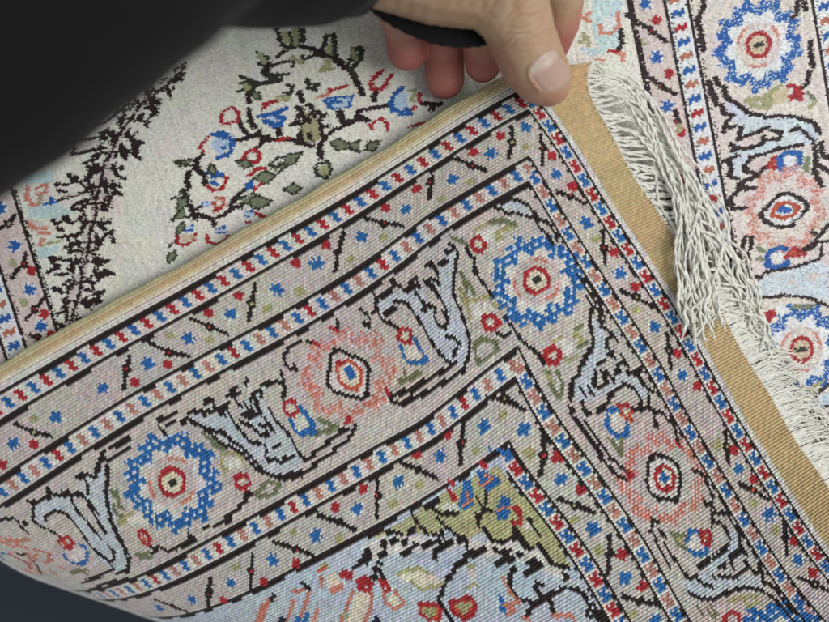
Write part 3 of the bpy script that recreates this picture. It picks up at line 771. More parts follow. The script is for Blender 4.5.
    ["l","g",4,[[180.3,343.1],[192.1,347.1]]],
    ["l","g",4,[[111.5,203.3],[112.0,199.5]]],
    ["l","g",4,[[94.9,199.6],[95.5,196.1]]],
    ["l","K",4,[[99.5,185.5],[99.6,178.4]]],
    ["l","K",4,[[98.0,178.0],[97.7,174.6]]],
    ["l","K",4,[[96.5,211.9],[98.9,210.1]]],
    ["l","K",4,[[96.3,229.1],[97.3,233.9]]],
    ["l","N",6,[[152.4,340.6],[105.1,232.8]]],
    ["l","N",6,[[194.8,330.0],[117.2,186.9]]],
    ["l","P",4,[[97.4,238.0],[148.2,340.0]]],
    ["l","P",4,[[96.9,233.5],[149.4,339.6]]],
    ["l","O",3,[[95.5,200.9],[95.3,197.5]]],
    ["l","K",3.4,[[124.0,121.7],[123.9,119.5]]],
    ["l","K",3.4,[[124.6,122.6],[126.7,124.9],[128.9,125.8],[131.6,125.5],[133.0,124.6],[134.2,121.8]]],
    ["l","K",3.4,[[136.3,106.9],[136.2,112.0],[136.1,117.5],[135.7,120.7],[136.6,124.4],[137.9,126.2]]],
    ["l","K",3.4,[[131.8,116.8],[134.9,116.8]]],
    ["l","K",3.4,[[130.9,115.6],[132.5,114.3]]],
    ["l","K",3.4,[[137.4,105.5],[139.1,102.9],[141.0,101.8],[143.5,102.6],[144.9,102.7],[146.4,105.0]]],
    ["l","K",3.4,[[137.4,114.5],[140.0,116.5],[141.3,115.8]]],
    ["l","K",3.4,[[132.4,104.6],[134.1,104.0],[134.4,105.6]]],
    ["l","K",3.4,[[124.7,113.4],[124.8,110.8]]],
    ["l","K",3.4,[[121.0,115.6],[121.3,113.8]]],
    ["l","K",3.4,[[119.6,122.2],[119.8,118.8]]],
    ["l","K",3.4,[[115.4,111.7],[121.1,110.8]]],
    ["l","K",3.4,[[121.3,106.1],[128.1,106.1],[130.1,104.6],[132.0,101.5]]],
    ["l","K",3.4,[[146.7,105.3],[148.1,101.0]]],
    ["l","K",3.4,[[144.7,100.9],[151.2,99.4]]],
    ["l","K",4.6,[[127.2,116.8],[126.7,114.6],[127.2,110.2]]],
    ["l","K",4.6,[[135.9,116.7],[135.9,120.2]]],
    ["l","K",4.6,[[147.1,102.2],[150.0,101.2]]],
    ["l","P",3.4,[[124.6,126.2],[128.4,126.9],[131.1,126.5],[133.3,126.3]]],
    ["l","P",3.4,[[132.2,132.6],[132.3,126.2]]],
    ["l","P",3.4,[[134.4,133.2],[134.1,129.2]]],
    ["l","P",3.4,[[137.4,128.7],[138.8,126.4]]],
    ["l","P",3.4,[[141.8,117.0],[143.8,111.1],[146.1,110.3]]],
    ["l","B",4,[[131.5,134.1],[132.9,133.2]]],
    ["l","B",4,[[128.5,131.4],[130.2,132.2]]],
    ["l","K",3.2,[[108.4,121.1],[113.1,121.1],[115.4,117.3],[115.9,112.7],[113.9,110.1]]],
    ["l","K",3.2,[[113.9,110.1],[119.8,110.1],[121.5,108.8]]],
    ["l","K",3.2,[[115.8,122.2],[118.1,120.6],[118.4,116.5]]],
    ["l","K",3.2,[[126.8,116.6],[126.7,114.4],[126.9,109.7]]],
    ["l","K",3.2,[[124.8,114.0],[125.0,111.4]]],
    ["l","K",3.2,[[113.5,103.2],[119.4,103.4]]],
    ["l","K",3.2,[[103.9,120.8],[107.3,122.5]]],
    ["l","K",4.4,[[120.1,125.5],[120.8,118.1]]],
    ["l","K",4.4,[[114.0,132.6],[113.8,125.5]]],
    ["f","white",0,[[113.4,106.7],[113.9,103.6],[116.7,104.3],[115.9,107.0]]],
    ["l","R",3.6,[[108.7,104.1],[110.8,104.2],[112.8,106.8],[112.2,109.1]]],
    ["f","B",0,[[93.2,118.6],[93.8,114.9],[98.6,117.0],[101.0,119.9],[101.2,124.6],[98.6,126.1],[95.9,121.7]]],
    ["f","B",0,[[93.0,110.3],[94.1,107.5],[99.3,102.7],[100.4,103.1],[99.8,110.4],[97.5,112.3]]],
    ["f","B",0,[[104.7,110.0],[103.3,106.0],[105.8,104.0],[108.8,106.9],[110.3,110.7],[108.8,113.7],[106.1,112.6]]],
    ["l","P",2.2,[[99.2,124.5],[99.4,118.9]]],
    ["l","P",2.2,[[96.2,119.4],[98.3,120.4]]],
    ["l","P",2.2,[[96.9,112.6],[97.7,105.9]]],
    ["l","P",2.2,[[106.6,111.5],[107.3,105.5]]],
    ["l","P",2.2,[[95.9,109.1],[96.1,106.1]]],
    ["l","R",4,[[91.7,107.6],[93.1,105.8]]],
    ["l","R",4,[[93.4,127.3],[96.2,126.1]]],
    ["l","R",4,[[108.7,104.7],[111.5,104.6]]],
    ["l","R",4,[[91.1,125.5],[92.2,123.8]]],
    ["l","K",3.4,[[99.4,116.4],[103.5,116.3],[105.5,113.9]]],
    ["l","K",3.4,[[99.9,111.3],[102.3,114.3]]],
    ["l","K",3.4,[[98.5,133.0],[100.5,128.5]]],
    ["l","K",3.4,[[105.0,120.1],[104.2,117.0]]],
    ["l","B",3,[[89.4,100.4],[90.0,100.1]]],
    ["l","B",3,[[91.3,97.1],[93.0,95.4]]],
    ["l","B",3,[[93.1,94.1],[94.5,93.8]]],
]
OPEN_DESIGN = [
    ["l","K",3.3,[[77.1,-15.3],[77.4,-11.6]]],
    ["l","K",3.3,[[76.4,-8.4],[76.2,-3.4],[77.1,0.6]]],
    ["l","K",3.3,[[72.7,-4.8],[72.8,-1.2],[73.9,2.9],[75.5,4.7],[78.0,3.2]]],
    ["l","K",3.3,[[69.9,4.9],[73.6,5.0],[77.3,5.1]]],
    ["l","K",3.3,[[77.0,9.3],[78.8,7.2],[82.1,9.3]]],
    ["l","K",3.3,[[74.4,11.1],[76.8,10.7]]],
    ["l","K",3.3,[[59.4,6.6],[56.8,9.5],[55.1,12.4]]],
    ["l","K",3.3,[[52.9,-31.5],[55.2,-31.2]]],
    ["l","K",3.3,[[56.9,-30.5],[59.1,-30.3]]],
    ["l","D",3.4,[[76.3,-21.5],[79.9,-18.5],[87.9,-17.3]]],
    ["l","D",3.4,[[74.8,-17.8],[77.6,-18.0]]],
    ["l","D",3.4,[[79.7,-17.1],[77.8,-14.3]]],
    ["l","D",3.4,[[78.3,-22.1],[78.2,-16.3]]],
    ["l","R",2.9,[[68.9,-10.5],[71.8,-11.4],[73.3,-7.9],[72.5,-4.9]]],
    ["l","R",2.9,[[68.9,-10.5],[67.5,-7.8],[67.4,-4.6],[72.1,-4.0]]],
    ["l","R",2.4,[[62.9,-1.0],[60.3,1.5],[58.8,3.8],[59.8,5.7]]],
    ["l","B",4.3,[[64.0,-0.9],[66.7,-0.5],[68.1,1.9],[68.9,5.2]]],
    ["l","B",4.3,[[68.9,5.2],[67.8,9.1],[66.1,10.5],[63.3,10.8]]],
    ["l","B",4.3,[[65.7,5.3],[67.4,5.6]]],
    ["f","sky",0,[[64.1,1.0],[67.1,2.2],[67.8,6.2],[64.8,10.0],[62.5,7.6],[62.5,2.5]]],
    ["l","B",3.4,[[65.1,5.8],[65.9,6.8]]],
    ["l","B",3.4,[[64.4,-0.4],[66.7,2.1]]],
    ["l","B",3.4,[[68.4,2.8],[68.6,7.2]]],
    ["l","R",2.9,[[72.0,11.6],[74.3,11.4],[76.2,14.0],[75.7,16.8],[73.2,17.5],[71.2,15.6],[71.0,13.3],[72.0,11.6]]],
    ["l","D",2.6,[[50.8,7.0],[51.8,10.3]]],
    ["l","D",2.6,[[50.8,7.0],[56.3,8.2]]],
    ["l","D",2.6,[[52.6,10.7],[54.9,10.9]]],
    ["f","G",0,[[51.4,7.6],[55.4,8.5],[54.0,10.9],[51.8,10.3]]],
    ["l","R",3.4,[[81.5,-8.7],[84.2,-8.7]]],
    ["l","B",3.9,[[79.2,-3.5],[81.5,-3.3],[85.2,-1.0]]],
    ["l","B",3.9,[[80.2,-1.0],[82.7,3.0],[84.3,4.4]]],
    ["f","sky",0,[[81.4,-2.6],[85.3,-1.7],[84.5,3.0],[82.1,1.3]]],
    ["l","R",3.3,[[73.6,20.6],[76.3,21.0]]],
    ["l","D",3.4,[[91.1,-42.3],[91.0,-37.3],[92.0,-32.5],[94.2,-31.6],[97.3,-31.0]]],
    ["l","D",3.4,[[94.4,-38.7],[94.1,-32.4]]],
    ["l","D",3.4,[[97.4,-40.3],[96.4,-31.4]]],
    ["l","D",3.4,[[98.6,-39.1],[98.0,-32.8]]],
    ["l","D",3.4,[[88.7,-28.9],[91.3,-30.7],[93.6,-31.1]]],
    ["l","D",3.4,[[97.6,-30.1],[100.1,-29.1],[101.3,-24.9],[96.7,-24.7]]],
    ["l","D",3.4,[[83.5,-33.3],[86.1,-30.0],[85.8,-25.0]]],
    ["l","D",3.4,[[83.1,-28.3],[85.9,-25.7],[90.5,-25.9],[93.6,-25.3],[93.1,-22.6]]],
    ["l","D",3.4,[[83.7,-23.7],[87.3,-20.7],[90.8,-19.6]]],
    ["l","D",3.4,[[80.6,-19.2],[88.4,-18.8]]],
    ["l","D",3.4,[[84.9,-25.4],[83.7,-22.3],[88.3,-18.2]]],
    ["l","D",3.4,[[76.5,-24.6],[80.3,-20.1]]],
    ["l","D",3.4,[[77.3,-18.5],[79.5,-15.4]]],
    ["l","D",3.4,[[96.5,-26.3],[95.9,-22.9]]],
    ["l","g",4.3,[[96.5,-40.0],[95.7,-32.4]]],
    ["l","g",4.3,[[105.3,-32.6],[107.5,-32.4],[105.9,-22.3],[100.9,-17.1],[104.5,-16.4]]],
    ["l","g",4.3,[[105.4,-27.5],[103.0,-18.4]]],
    ["l","g",4.3,[[92.7,-39.5],[93.3,-34.9]]],
    ["l","g",4.3,[[77.5,-19.8],[77.6,-14.7]]],
    ["l","g",4.3,[[83.8,-32.4],[85.2,-27.4]]],
    ["l","g",4.3,[[93.4,-26.9],[95.6,-23.7]]],
    ["l","K",4.3,[[97.6,-30.5],[100.8,-27.3]]],
    ["l","K",4.3,[[101.3,-24.9],[105.5,-22.4],[107.6,-18.6],[108.9,-15.2],[110.4,-10.2],[110.7,-6.5]]],
    ["l","K",4.3,[[86.1,-27.1],[83.9,-22.2]]],
    ["l","K",4.3,[[77.8,-16.1],[77.2,-11.3]]],
    ["l","K",4.3,[[92.8,-9.7],[93.0,-5.3]]],
    ["l","K",4.3,[[102.6,-27.3],[102.9,-23.5]]],
    ["l","D",3.9,[[103.7,-28.3],[105.3,-32.6]]],
    ["l","D",3.9,[[107.5,-32.4],[106.4,-22.8]]],
    ["l","D",3.9,[[110.2,-17.6],[112.3,-22.4],[113.7,-22.6]]],
    ["l","D",3.9,[[110.6,-14.5],[113.3,-17.0]]],
    ["l","D",3.4,[[95.8,-15.0],[96.4,-11.8],[99.1,-11.4],[97.7,-8.4],[95.7,-10.7]]],
    ["l","D",3.4,[[90.0,-14.6],[91.1,-13.3],[90.1,-10.1],[88.5,-11.5]]],
    ["l","R",3.4,[[102.0,-6.6],[107.5,-6.8]]],
    ["l","R",3.4,[[81.7,-9.0],[84.8,-8.7]]],
    ["l","P",3.4,[[98.0,-5.0],[101.7,-5.2]]],
    ["l","g",3.4,[[85.3,-8.6],[89.2,-7.6]]],
    ["l","g",3.4,[[86.0,-10.4],[89.0,-9.1]]],
    ["l","B",4.3,[[100.0,-2.7],[102.7,-2.3],[108.0,-1.1]]],
    ["l","B",4.3,[[108.0,-1.1],[105.9,3.1]]],
    ["l","B",4.3,[[100.5,-0.7],[101.9,2.1],[106.0,2.4]]],
    ["f","sky",0,[[100.4,-2.9],[107.5,-0.6],[105.9,3.1],[101.5,1.9]]],
    ["l","B",3.4,[[102.5,-1.3],[104.1,0.1]]],
    ["l","B",3.4,[[100.7,0.9],[102.1,-1.5]]],
    ["l","K",4.3,[[92.7,-8.8],[93.0,-5.0]]],
    ["l","K",4.3,[[91.2,-2.9],[92.2,-0.3],[90.4,1.8]]],
    ["l","K",4.3,[[88.1,4.5],[90.1,3.9],[91.1,5.8]]],
    ["l","K",4.3,[[93.5,-2.7],[95.3,-2.6],[95.3,0.3]]],
    ["l","K",4.3,[[96.1,1.3],[98.7,4.6],[96.2,5.7],[96.5,9.5],[98.8,9.7]]],
    ["l","K",4.3,[[92.3,1.9],[92.7,5.0]]],
    ["l","K",4.3,[[90.8,7.8],[89.7,11.7],[90.1,14.8],[92.5,17.2]]],
    ["l","K",4.3,[[96.0,7.1],[96.2,11.5],[96.4,16.0]]],
    ["l","K",4.3,[[92.8,12.3],[93.4,14.7]]],
    ["l","K",4.3,[[88.4,14.0],[89.6,9.5]]],
    ["l","K",4.3,[[97.1,14.8],[100.3,11.8],[102.6,12.0],[105.5,11.1]]],
    ["l","K",4.3,[[103.8,4.6],[103.4,10.2]]],
    ["l","K",4.3,[[106.6,10.5],[108.9,10.3]]],
    ["l","K",4.3,[[94.9,16.8],[94.2,23.7]]],
    ["l","K",4.3,[[76.3,-7.0],[75.9,-2.1],[76.7,1.1]]],
    ["l","K",4.3,[[78.0,6.8],[79.9,9.0],[84.4,10.2],[87.7,12.3]]],
    ["l","K",4.3,[[77.5,9.5],[79.9,6.8]]],
    ["l","K",4.3,[[84.0,4.2],[83.6,7.7]]],
    ["l","K",4.3,[[71.4,5.1],[77.4,5.1],[78.0,3.1]]],
    ["l","K",4.3,[[75.5,10.8],[76.4,10.5]]],
    ["f","g",0,[[92.5,0.5],[96.1,1.3],[95.7,9.1],[95.1,15.4],[90.2,14.1],[91.0,6.5],[93.1,5.2]]],
    ["l","K",3.4,[[93.7,1.8],[93.4,6.0]]],
    ["l","K",3.4,[[95.6,4.0],[95.1,1.6]]],
    ["l","K",3.4,[[92.2,10.6],[92.6,13.6]]],
    ["l","R",3.4,[[82.0,-8.2],[85.2,-8.3]]],
    ["l","R",3.4,[[80.8,-6.6],[81.9,-7.6]]],
    ["l","R",3.4,[[82.5,10.1],[85.8,10.0]]],
    ["l","B",4.3,[[78.9,-3.7],[82.0,-3.1],[87.7,-3.7]]],
    ["l","B",4.3,[[80.7,-0.8],[82.5,2.1],[84.7,3.1],[86.5,0.2]]],
    ["l","B",4.3,[[84.1,-1.6],[86.0,0.7]]],
    ["l","R",3.1,[[72.1,11.5],[74.9,11.3],[75.9,13.9],[74.8,17.1],[72.1,16.6],[71.3,13.4],[72.1,11.5]]],
    ["l","R",3.4,[[71.5,22.9],[73.7,20.9],[76.4,21.7],[76.7,25.1],[75.4,26.9]]],
    ["l","D",2.6,[[77.9,20.5],[81.1,18.2],[85.2,18.9],[84.3,21.7],[79.8,25.7]]],
    ["l","D",2.6,[[78.6,22.3],[82.3,22.4]]],
    ["f","G",0,[[79.2,21.1],[83.6,20.0],[82.2,23.0],[79.1,24.7]]],
    ["l","D",3.1,[[91.6,27.7],[92.8,26.0],[95.7,25.8],[96.3,30.4],[94.3,33.9],[91.5,31.3],[91.6,27.7]]],
    ["f","g",0,[[92.6,27.4],[95.9,27.3],[95.0,32.7],[92.4,31.6]]],
    ["l","D",3.4,[[101.1,18.6],[104.0,20.6],[107.2,20.5]]],
    ["l","D",3.4,[[102.4,22.1],[104.9,23.8],[106.3,25.9]]],
    ["f","G",0,[[102.3,19.9],[107.0,21.8],[106.6,24.5],[103.6,22.9]]],
    ["l","K",4.3,[[105.7,-20.3],[107.8,-16.5],[109.6,-12.9],[110.3,-9.0],[111.1,-5.0],[111.7,-0.4]]],
    ["l","K",4.3,[[115.4,-0.3],[114.3,3.5]]],
    ["l","K",4.3,[[109.2,6.5],[114.2,7.1],[118.3,7.4]]],
    ["l","K",4.3,[[103.0,4.6],[103.2,9.0],[107.1,10.7],[108.4,8.3],[111.0,12.3]]],
    ["l","K",4.3,[[128.9,11.1],[134.0,13.3]]],
    ["l","K",4.3,[[131.1,14.9],[131.7,13.7]]],
    ["l","D",3.8,[[112.1,-23.4],[114.8,-22.9],[113.5,-17.7],[110.9,-15.2]]],
    ["l","D",3.8,[[112.3,-18.3],[114.0,-20.4]]],
    ["l","D",3.8,[[109.8,-14.2],[111.0,-10.1]]],
    ["l","g",3.4,[[112.0,-22.7],[112.1,-17.6]]],
    ["l","R",3.4,[[116.1,-8.0],[119.1,-9.2],[114.8,-5.6],[114.7,-2.0],[117.3,-1.0],[119.4,-2.3]]],
    ["l","R",3.4,[[121.4,-6.4],[119.6,-3.6]]],
    ["l","R",3.0,[[111.6,14.7],[115.2,12.6],[116.7,16.1],[116.0,18.9]]],
    ["l","R",3.0,[[111.2,14.5],[112.1,17.2]]],
    ["l","B",4.3,[[123.9,1.1],[121.3,2.9],[119.4,6.4],[119.2,10.6]]],
    ["l","B",4.3,[[121.9,5.3],[120.6,10.5]]],
    ["l","B",4.3,[[121.5,13.8],[124.6,14.4],[122.7,9.2]]],
    ["l","B",4.3,[[119.5,8.6],[121.7,12.4]]],
    ["f","sky",0,[[121.1,4.2],[124.9,3.7],[123.9,10.4],[121.8,11.7],[120.1,8.1]]],
    ["l","g",3.4,[[125.9,3.4],[127.6,4.1],[126.0,8.5]]],
    ["l","R",2.9,[[128.7,6.0],[128.1,10.0]]],
    ["l","R",2.9,[[126.0,11.3],[125.4,12.5]]],
    ["l","R",2.9,[[123.2,20.3],[127.9,20.1]]],
    ["l","K",4.3,[[56.7,8.9],[56.3,14.6],[58.0,17.1],[57.2,21.5]]],
    ["l","K",4.3,[[53.7,13.5],[51.8,17.8],[52.2,20.9],[50.3,22.3],[50.7,26.1],[51.0,31.3],[51.2,36.5]]],
    ["l","K",4.3,[[51.5,32.3],[54.5,31.3]]],
    ["l","K",4.3,[[52.0,34.3],[54.5,36.4],[56.8,38.9],[60.2,38.1],[62.9,36.3],[66.2,36.2]]],
    ["l","K",4.3,[[63.3,34.3],[65.7,30.9],[68.4,29.1]]],
    ["l","K",4.3,[[56.6,38.8],[56.5,41.7]]],
    ["l","B",4.3,[[59.1,15.8],[62.0,17.8],[63.1,19.7]]],
    ["l","B",4.3,[[59.6,21.1],[60.6,23.0]]],
    ["f","B",0,[[59.3,16.2],[62.2,17.1],[61.1,20.3],[59.4,19.5]]],
    ["l","R",3.1,[[57.9,22.6],[59.3,25.3],[62.1,25.4],[64.4,21.6],[63.4,20.5]]],
    ["f","B",0,[[68.6,26.3],[71.9,24.8],[72.1,29.2],[69.3,29.5]]],
    ["f","B",0,[[54.5,29.9],[56.7,29.3],[58.0,32.1],[54.8,32.2]]],
    ["f","B",0,[[46.9,39.1],[50.3,38.3],[49.9,41.8],[47.0,41.3]]],
    ["f","B",0,[[55.9,43.6],[59.8,43.0],[59.5,47.3],[56.9,46.2]]],
    ["f","B",0,[[66.4,39.2],[69.4,39.0],[69.5,42.7],[67.0,42.4]]],
    ["l","sky",3.4,[[48.3,39.3],[49.5,40.2]]],
    ["l","sky",3.4,[[56.7,44.6],[58.9,45.5]]],
    ["l","sky",3.4,[[67.3,40.3],[68.9,41.7]]],
    ["l","sky",3.4,[[55.4,31.0],[57.3,31.1]]],
    ["l","R",3.3,[[70.9,22.9],[73.5,21.1],[76.6,22.1],[76.6,26.1],[73.6,28.4],[71.4,30.4]]],
    ["l","O",2.9,[[59.1,28.9],[61.6,30.3],[61.1,33.4],[58.5,34.8],[58.3,30.7]]],
    ["l","R",3.3,[[57.6,34.8],[59.9,35.0]]],
    ["l","R",3.3,[[70.7,16.0],[75.1,17.8]]],
    ["l","R",2.9,[[44.8,41.8],[43.9,45.1],[45.8,47.4],[48.8,46.5],[50.1,43.3]]],
    ["l","R",2.9,[[53.3,45.4],[53.5,49.1],[56.0,50.9],[59.0,50.0],[59.8,48.1]]],
    ["f","cream",0,[[45.4,42.1],[49.7,43.2],[48.4,46.3],[45.2,45.7]]],
    ["l","R",3.4,[[69.9,41.4],[71.9,43.7]]],
    ["l","R",3.4,[[66.4,44.3],[67.5,44.8]]],
    ["l","D",2.8,[[46.0,23.8],[48.4,23.7],[50.3,20.8]]],
    ["l","D",2.8,[[44.0,34.6],[47.7,29.9],[49.8,28.6]]],
    ["l","D",2.8,[[45.6,33.5],[49.7,34.4]]],
    ["l","D",2.8,[[65.5,32.3],[70.8,31.6],[73.0,34.7],[73.5,37.1]]],
    ["l","D",2.8,[[66.4,34.9],[70.5,35.8],[72.8,36.1]]],
    ["l","D",2.8,[[78.2,20.9],[81.2,22.2]]],
    ["l","D",2.8,[[40.9,46.1],[43.6,44.3]]],
    ["l","D",2.8,[[50.5,7.1],[54.0,10.7]]],
    ["f","G",0,[[45.1,33.9],[48.1,30.1],[49.6,30.0],[48.4,33.9]]],
    ["f","G",0,[[66.2,33.3],[71.1,32.4],[73.2,36.2],[68.2,35.6]]],
    ["f","G",0,[[46.5,23.6],[49.6,22.0],[49.8,23.5]]],
    ["f","G",0,[[82.2,22.2],[85.5,23.6],[88.9,18.5],[84.2,17.8]]],
    ["l","D",1.8,[[82.2,22.2],[85.5,23.6],[88.9,18.5],[84.2,17.8],[82.2,22.2]]],
    ["f","G",0,[[50.6,24.5],[47.8,25.3],[46.5,30.8],[50.1,28.8]]],
    ["l","D",1.8,[[50.6,24.5],[47.8,25.3],[46.5,30.8],[50.1,28.8],[50.6,24.5]]],
    ["f","G",0,[[47.7,36.4],[45.3,37.1],[44.1,41.9],[47.2,40.1]]],
    ["l","D",1.8,[[47.7,36.4],[45.3,37.1],[44.1,41.9],[47.2,40.1],[47.7,36.4]]],
    ["f","G",0,[[42.8,48.5],[40.3,49.0],[38.9,53.9],[42.2,52.3]]],
    ["l","D",1.8,[[42.8,48.5],[40.3,49.0],[38.9,53.9],[42.2,52.3],[42.8,48.5]]],
    ["f","G",0,[[72.8,18.8],[71.9,15.1],[68.4,14.4],[70.3,18.9]]],
    ["l","D",1.8,[[72.8,18.8],[71.9,15.1],[68.4,14.4],[70.3,18.9],[72.8,18.8]]],
    ["f","G",0,[[98.1,17.3],[99.6,22.2],[104.3,22.9],[101.5,16.9]]],
    ["l","D",1.8,[[98.1,17.3],[99.6,22.2],[104.3,22.9],[101.5,16.9],[98.1,17.3]]],
    ["f","G",0,[[108.0,25.5],[110.6,27.0],[113.5,23.3],[109.8,22.2]]],
    ["l","D",1.8,[[108.0,25.5],[110.6,27.0],[113.5,23.3],[109.8,22.2],[108.0,25.5]]],
    ["f","G",0,[[79.2,26.4],[76.5,22.5],[71.7,24.8],[75.9,29.0]]],
    ["l","D",1.8,[[79.2,26.4],[76.5,22.5],[71.7,24.8],[75.9,29.0],[79.2,26.4]]],
    ["f","G",0,[[60.6,18.7],[61.9,15.8],[60.6,11.6],[59.4,15.9]]],
    ["l","D",1.8,[[60.6,18.7],[61.9,15.8],[60.6,11.6],[59.4,15.9],[60.6,18.7]]],
    ["f","G",0,[[68.2,35.9],[71.0,40.1],[76.2,37.8],[71.7,33.1]]],
    ["l","D",1.8,[[68.2,35.9],[71.0,40.1],[76.2,37.8],[71.7,33.1],[68.2,35.9]]],
    ["f","G",0,[[86.0,35.3],[83.8,32.0],[79.9,33.7],[83.3,37.4]]],
    ["l","D",1.8,[[86.0,35.3],[83.8,32.0],[79.9,33.7],[83.3,37.4],[86.0,35.3]]],
    ["f","G",0,[[81.1,-10.8],[81.0,-14.4],[78.3,-16.6],[79.0,-11.9]]],
    ["l","D",1.8,[[81.1,-10.8],[81.0,-14.4],[78.3,-16.6],[79.0,-11.9],[81.1,-10.8]]],
    ["l","K",3.4,[[61.3,-37.4],[58.1,-36.4]]],
    ["l","K",3.4,[[57.9,-35.0],[59.9,-32.7],[57.1,-31.0]]],
    ["l","K",3.4,[[53.8,-32.9],[56.2,-32.4]]],
    ["l","K",3.4,[[54.8,-31.5],[57.0,-33.5]]],
    ["l","K",3.4,[[47.9,-30.6],[47.2,-25.0],[50.8,-23.0]]],
    ["l","K",3.4,[[46.0,-21.7],[49.7,-20.1],[46.8,-17.4],[49.2,-17.4]]],
    ["l","K",3.4,[[43.7,-27.5],[44.5,-23.3],[43.0,-17.1],[41.8,-17.1]]],
    ["l","K",3.4,[[29.6,-20.4],[33.2,-20.3],[36.7,-22.7],[41.0,-25.8]]],
    ["l","K",3.4,[[37.2,-25.4],[39.9,-23.3],[37.4,-16.6],[38.1,-10.4],[39.6,-8.4],[42.2,-5.8]]],
    ["l","K",3.4,[[39.3,-7.0],[38.9,-1.3],[40.2,1.6]]],
    ["l","K",3.4,[[34.6,-14.8],[32.9,-8.8],[33.0,-2.9]]],
    ["l","K",3.4,[[34.7,-11.9],[35.6,-6.7],[35.3,-1.9],[37.3,-3.0]]],
    ["l","K",3.4,[[24.8,-14.7],[30.2,-13.8],[33.1,-16.5]]],
    ["l","K",3.4,[[20.4,-9.2],[30.4,-8.4]]],
    ["l","K",3.4,[[20.4,-9.2],[21.8,-11.6]]],
    ["l","K",3.4,[[22.7,-3.4],[27.2,-4.4]]],
    ["l","K",3.4,[[24.0,-0.9],[27.1,-1.0],[22.6,3.4]]],
    ["l","K",3.4,[[31.1,-5.6],[30.4,0.9],[31.9,6.4],[33.9,8.7]]],
    ["l","K",3.4,[[28.0,0.8],[27.0,5.8]]],
    ["l","K",3.4,[[17.6,0.3],[19.7,2.2]]],
    ["f","ros",0,[[23.4,-13.8],[30.6,-12.7],[29.9,-9.1],[21.5,-10.2]]],
    ["f","ros",0,[[26.9,0.4],[30.7,-3.8],[31.1,4.1],[29.8,7.5],[26.4,6.0]]],
    ["l","K",4.7,[[35.6,-6.7],[35.9,-1.7]]],
    ["l","K",4.7,[[40.5,-6.5],[39.6,-2.0]]],
    ["l","K",4.7,[[47.2,-23.1],[48.8,-18.5]]],
    ["l","K",4.7,[[58.3,-33.9],[58.9,-30.7]]],
    ["l","K",3.4,[[17.9,-0.3],[18.1,3.5],[20.2,4.4],[22.5,4.6],[25.7,2.3]]],
    ["l","K",3.4,[[13.2,2.8],[16.1,4.1]]],
    ["l","K",3.4,[[13.0,5.7],[15.0,7.3]]],
    ["l","K",3.4,[[12.6,10.3],[23.3,10.1],[23.8,7.4]]],
    ["l","K",3.4,[[16.0,16.5],[17.0,14.0],[22.5,14.1],[23.7,10.3]]],
    ["l","K",3.4,[[16.5,16.7],[19.1,17.4]]],
    ["l","K",3.4,[[16.4,21.8],[18.6,19.8]]],
    ["l","K",3.4,[[13.8,22.9],[15.3,22.8]]],
    ["l","K",3.4,[[9.0,19.0],[9.4,21.8],[13.2,19.0],[13.1,21.9]]],
    ["l","K",3.4,[[9.6,23.3],[11.0,25.4]]],
    ["l","K",3.4,[[8.6,28.0],[14.5,29.0],[18.2,26.9]]],
    ["l","K",3.4,[[9.8,33.7],[12.4,32.6],[14.5,33.5]]],
    ["l","K",3.4,[[10.7,36.3],[14.4,36.4]]],
    ["l","K",3.4,[[27.3,1.5],[26.0,8.3],[24.0,16.2]]],
    ["l","K",3.4,[[27.6,6.8],[27.5,17.0],[29.6,13.5]]],
    ["l","K",3.4,[[30.3,10.1],[31.7,12.2]]],
    ["l","K",3.4,[[30.2,13.0],[31.0,15.5]]],
    ["l","K",3.4,[[22.0,16.8],[21.5,24.0]]],
    ["l","K",3.4,[[24.0,18.4],[24.5,20.8]]],
    ["l","K",3.4,[[19.1,24.4],[18.9,30.2]]],
    ["l","K",3.4,[[22.0,26.4],[23.2,29.8]]],
    ["l","K",3.4,[[15.9,28.9],[19.4,30.4],[17.2,36.8]]],
    ["l","K",3.4,[[20.2,30.7],[20.7,35.3],[23.7,32.2],[25.7,31.6]]],
    ["l","K",3.4,[[25.1,32.1],[24.6,37.0]]],
    ["l","K",3.4,[[18.5,37.3],[16.6,35.1]]],
    ["l","K",3.4,[[16.0,37.8],[15.2,41.8]]],
    ["l","K",3.4,[[14.0,34.0],[14.3,39.2]]],
    ["l","K",3.4,[[3.8,35.6],[7.1,37.7]]],
    ["l","K",3.4,[[18.2,40.9],[18.7,43.4]]],
    ["l","K",3.4,[[16.4,26.2],[17.3,28.8]]],
    ["l","K",4.6,[[27.0,2.9],[27.5,7.5]]],
    ["l","K",4.6,[[24.3,17.1],[24.2,20.0]]],
    ["l","K",4.6,[[12.6,19.5],[13.2,21.2]]],
    ["l","K",4.6,[[15.9,36.2],[18.3,38.0]]],
    ["l","K",4.6,[[21.4,34.2],[20.6,36.0]]],
    ["f","ros",0,[[14.4,8.5],[22.6,9.0],[21.3,10.7],[14.5,10.0]]],
    ["f","ros",0,[[17.3,14.8],[21.3,15.8],[17.4,21.5]]],
    ["f","ros",0,[[23.3,12.3],[23.8,16.9],[22.2,22.8],[21.2,20.9]]],
    ["f","ros",0,[[18.8,23.5],[21.3,25.3],[18.5,37.3],[14.7,37.2],[15.4,31.6]]],
    ["f","ros",0,[[27.0,10.2],[26.8,15.9],[25.1,15.2]]],
    ["f","ros",0,[[11.3,35.8],[14.6,35.7],[13.9,39.1]]],
    ["l","ros",4.3,[[0.8,15.9],[4.0,18.7]]],
    ["l","ros",4.3,[[2.1,20.9],[6.7,21.3]]],
    ["l","ros",4.3,[[4.0,23.1],[6.4,24.9]]],
    ["l","ros",4.3,[[3.6,27.4],[1.9,28.9]]],
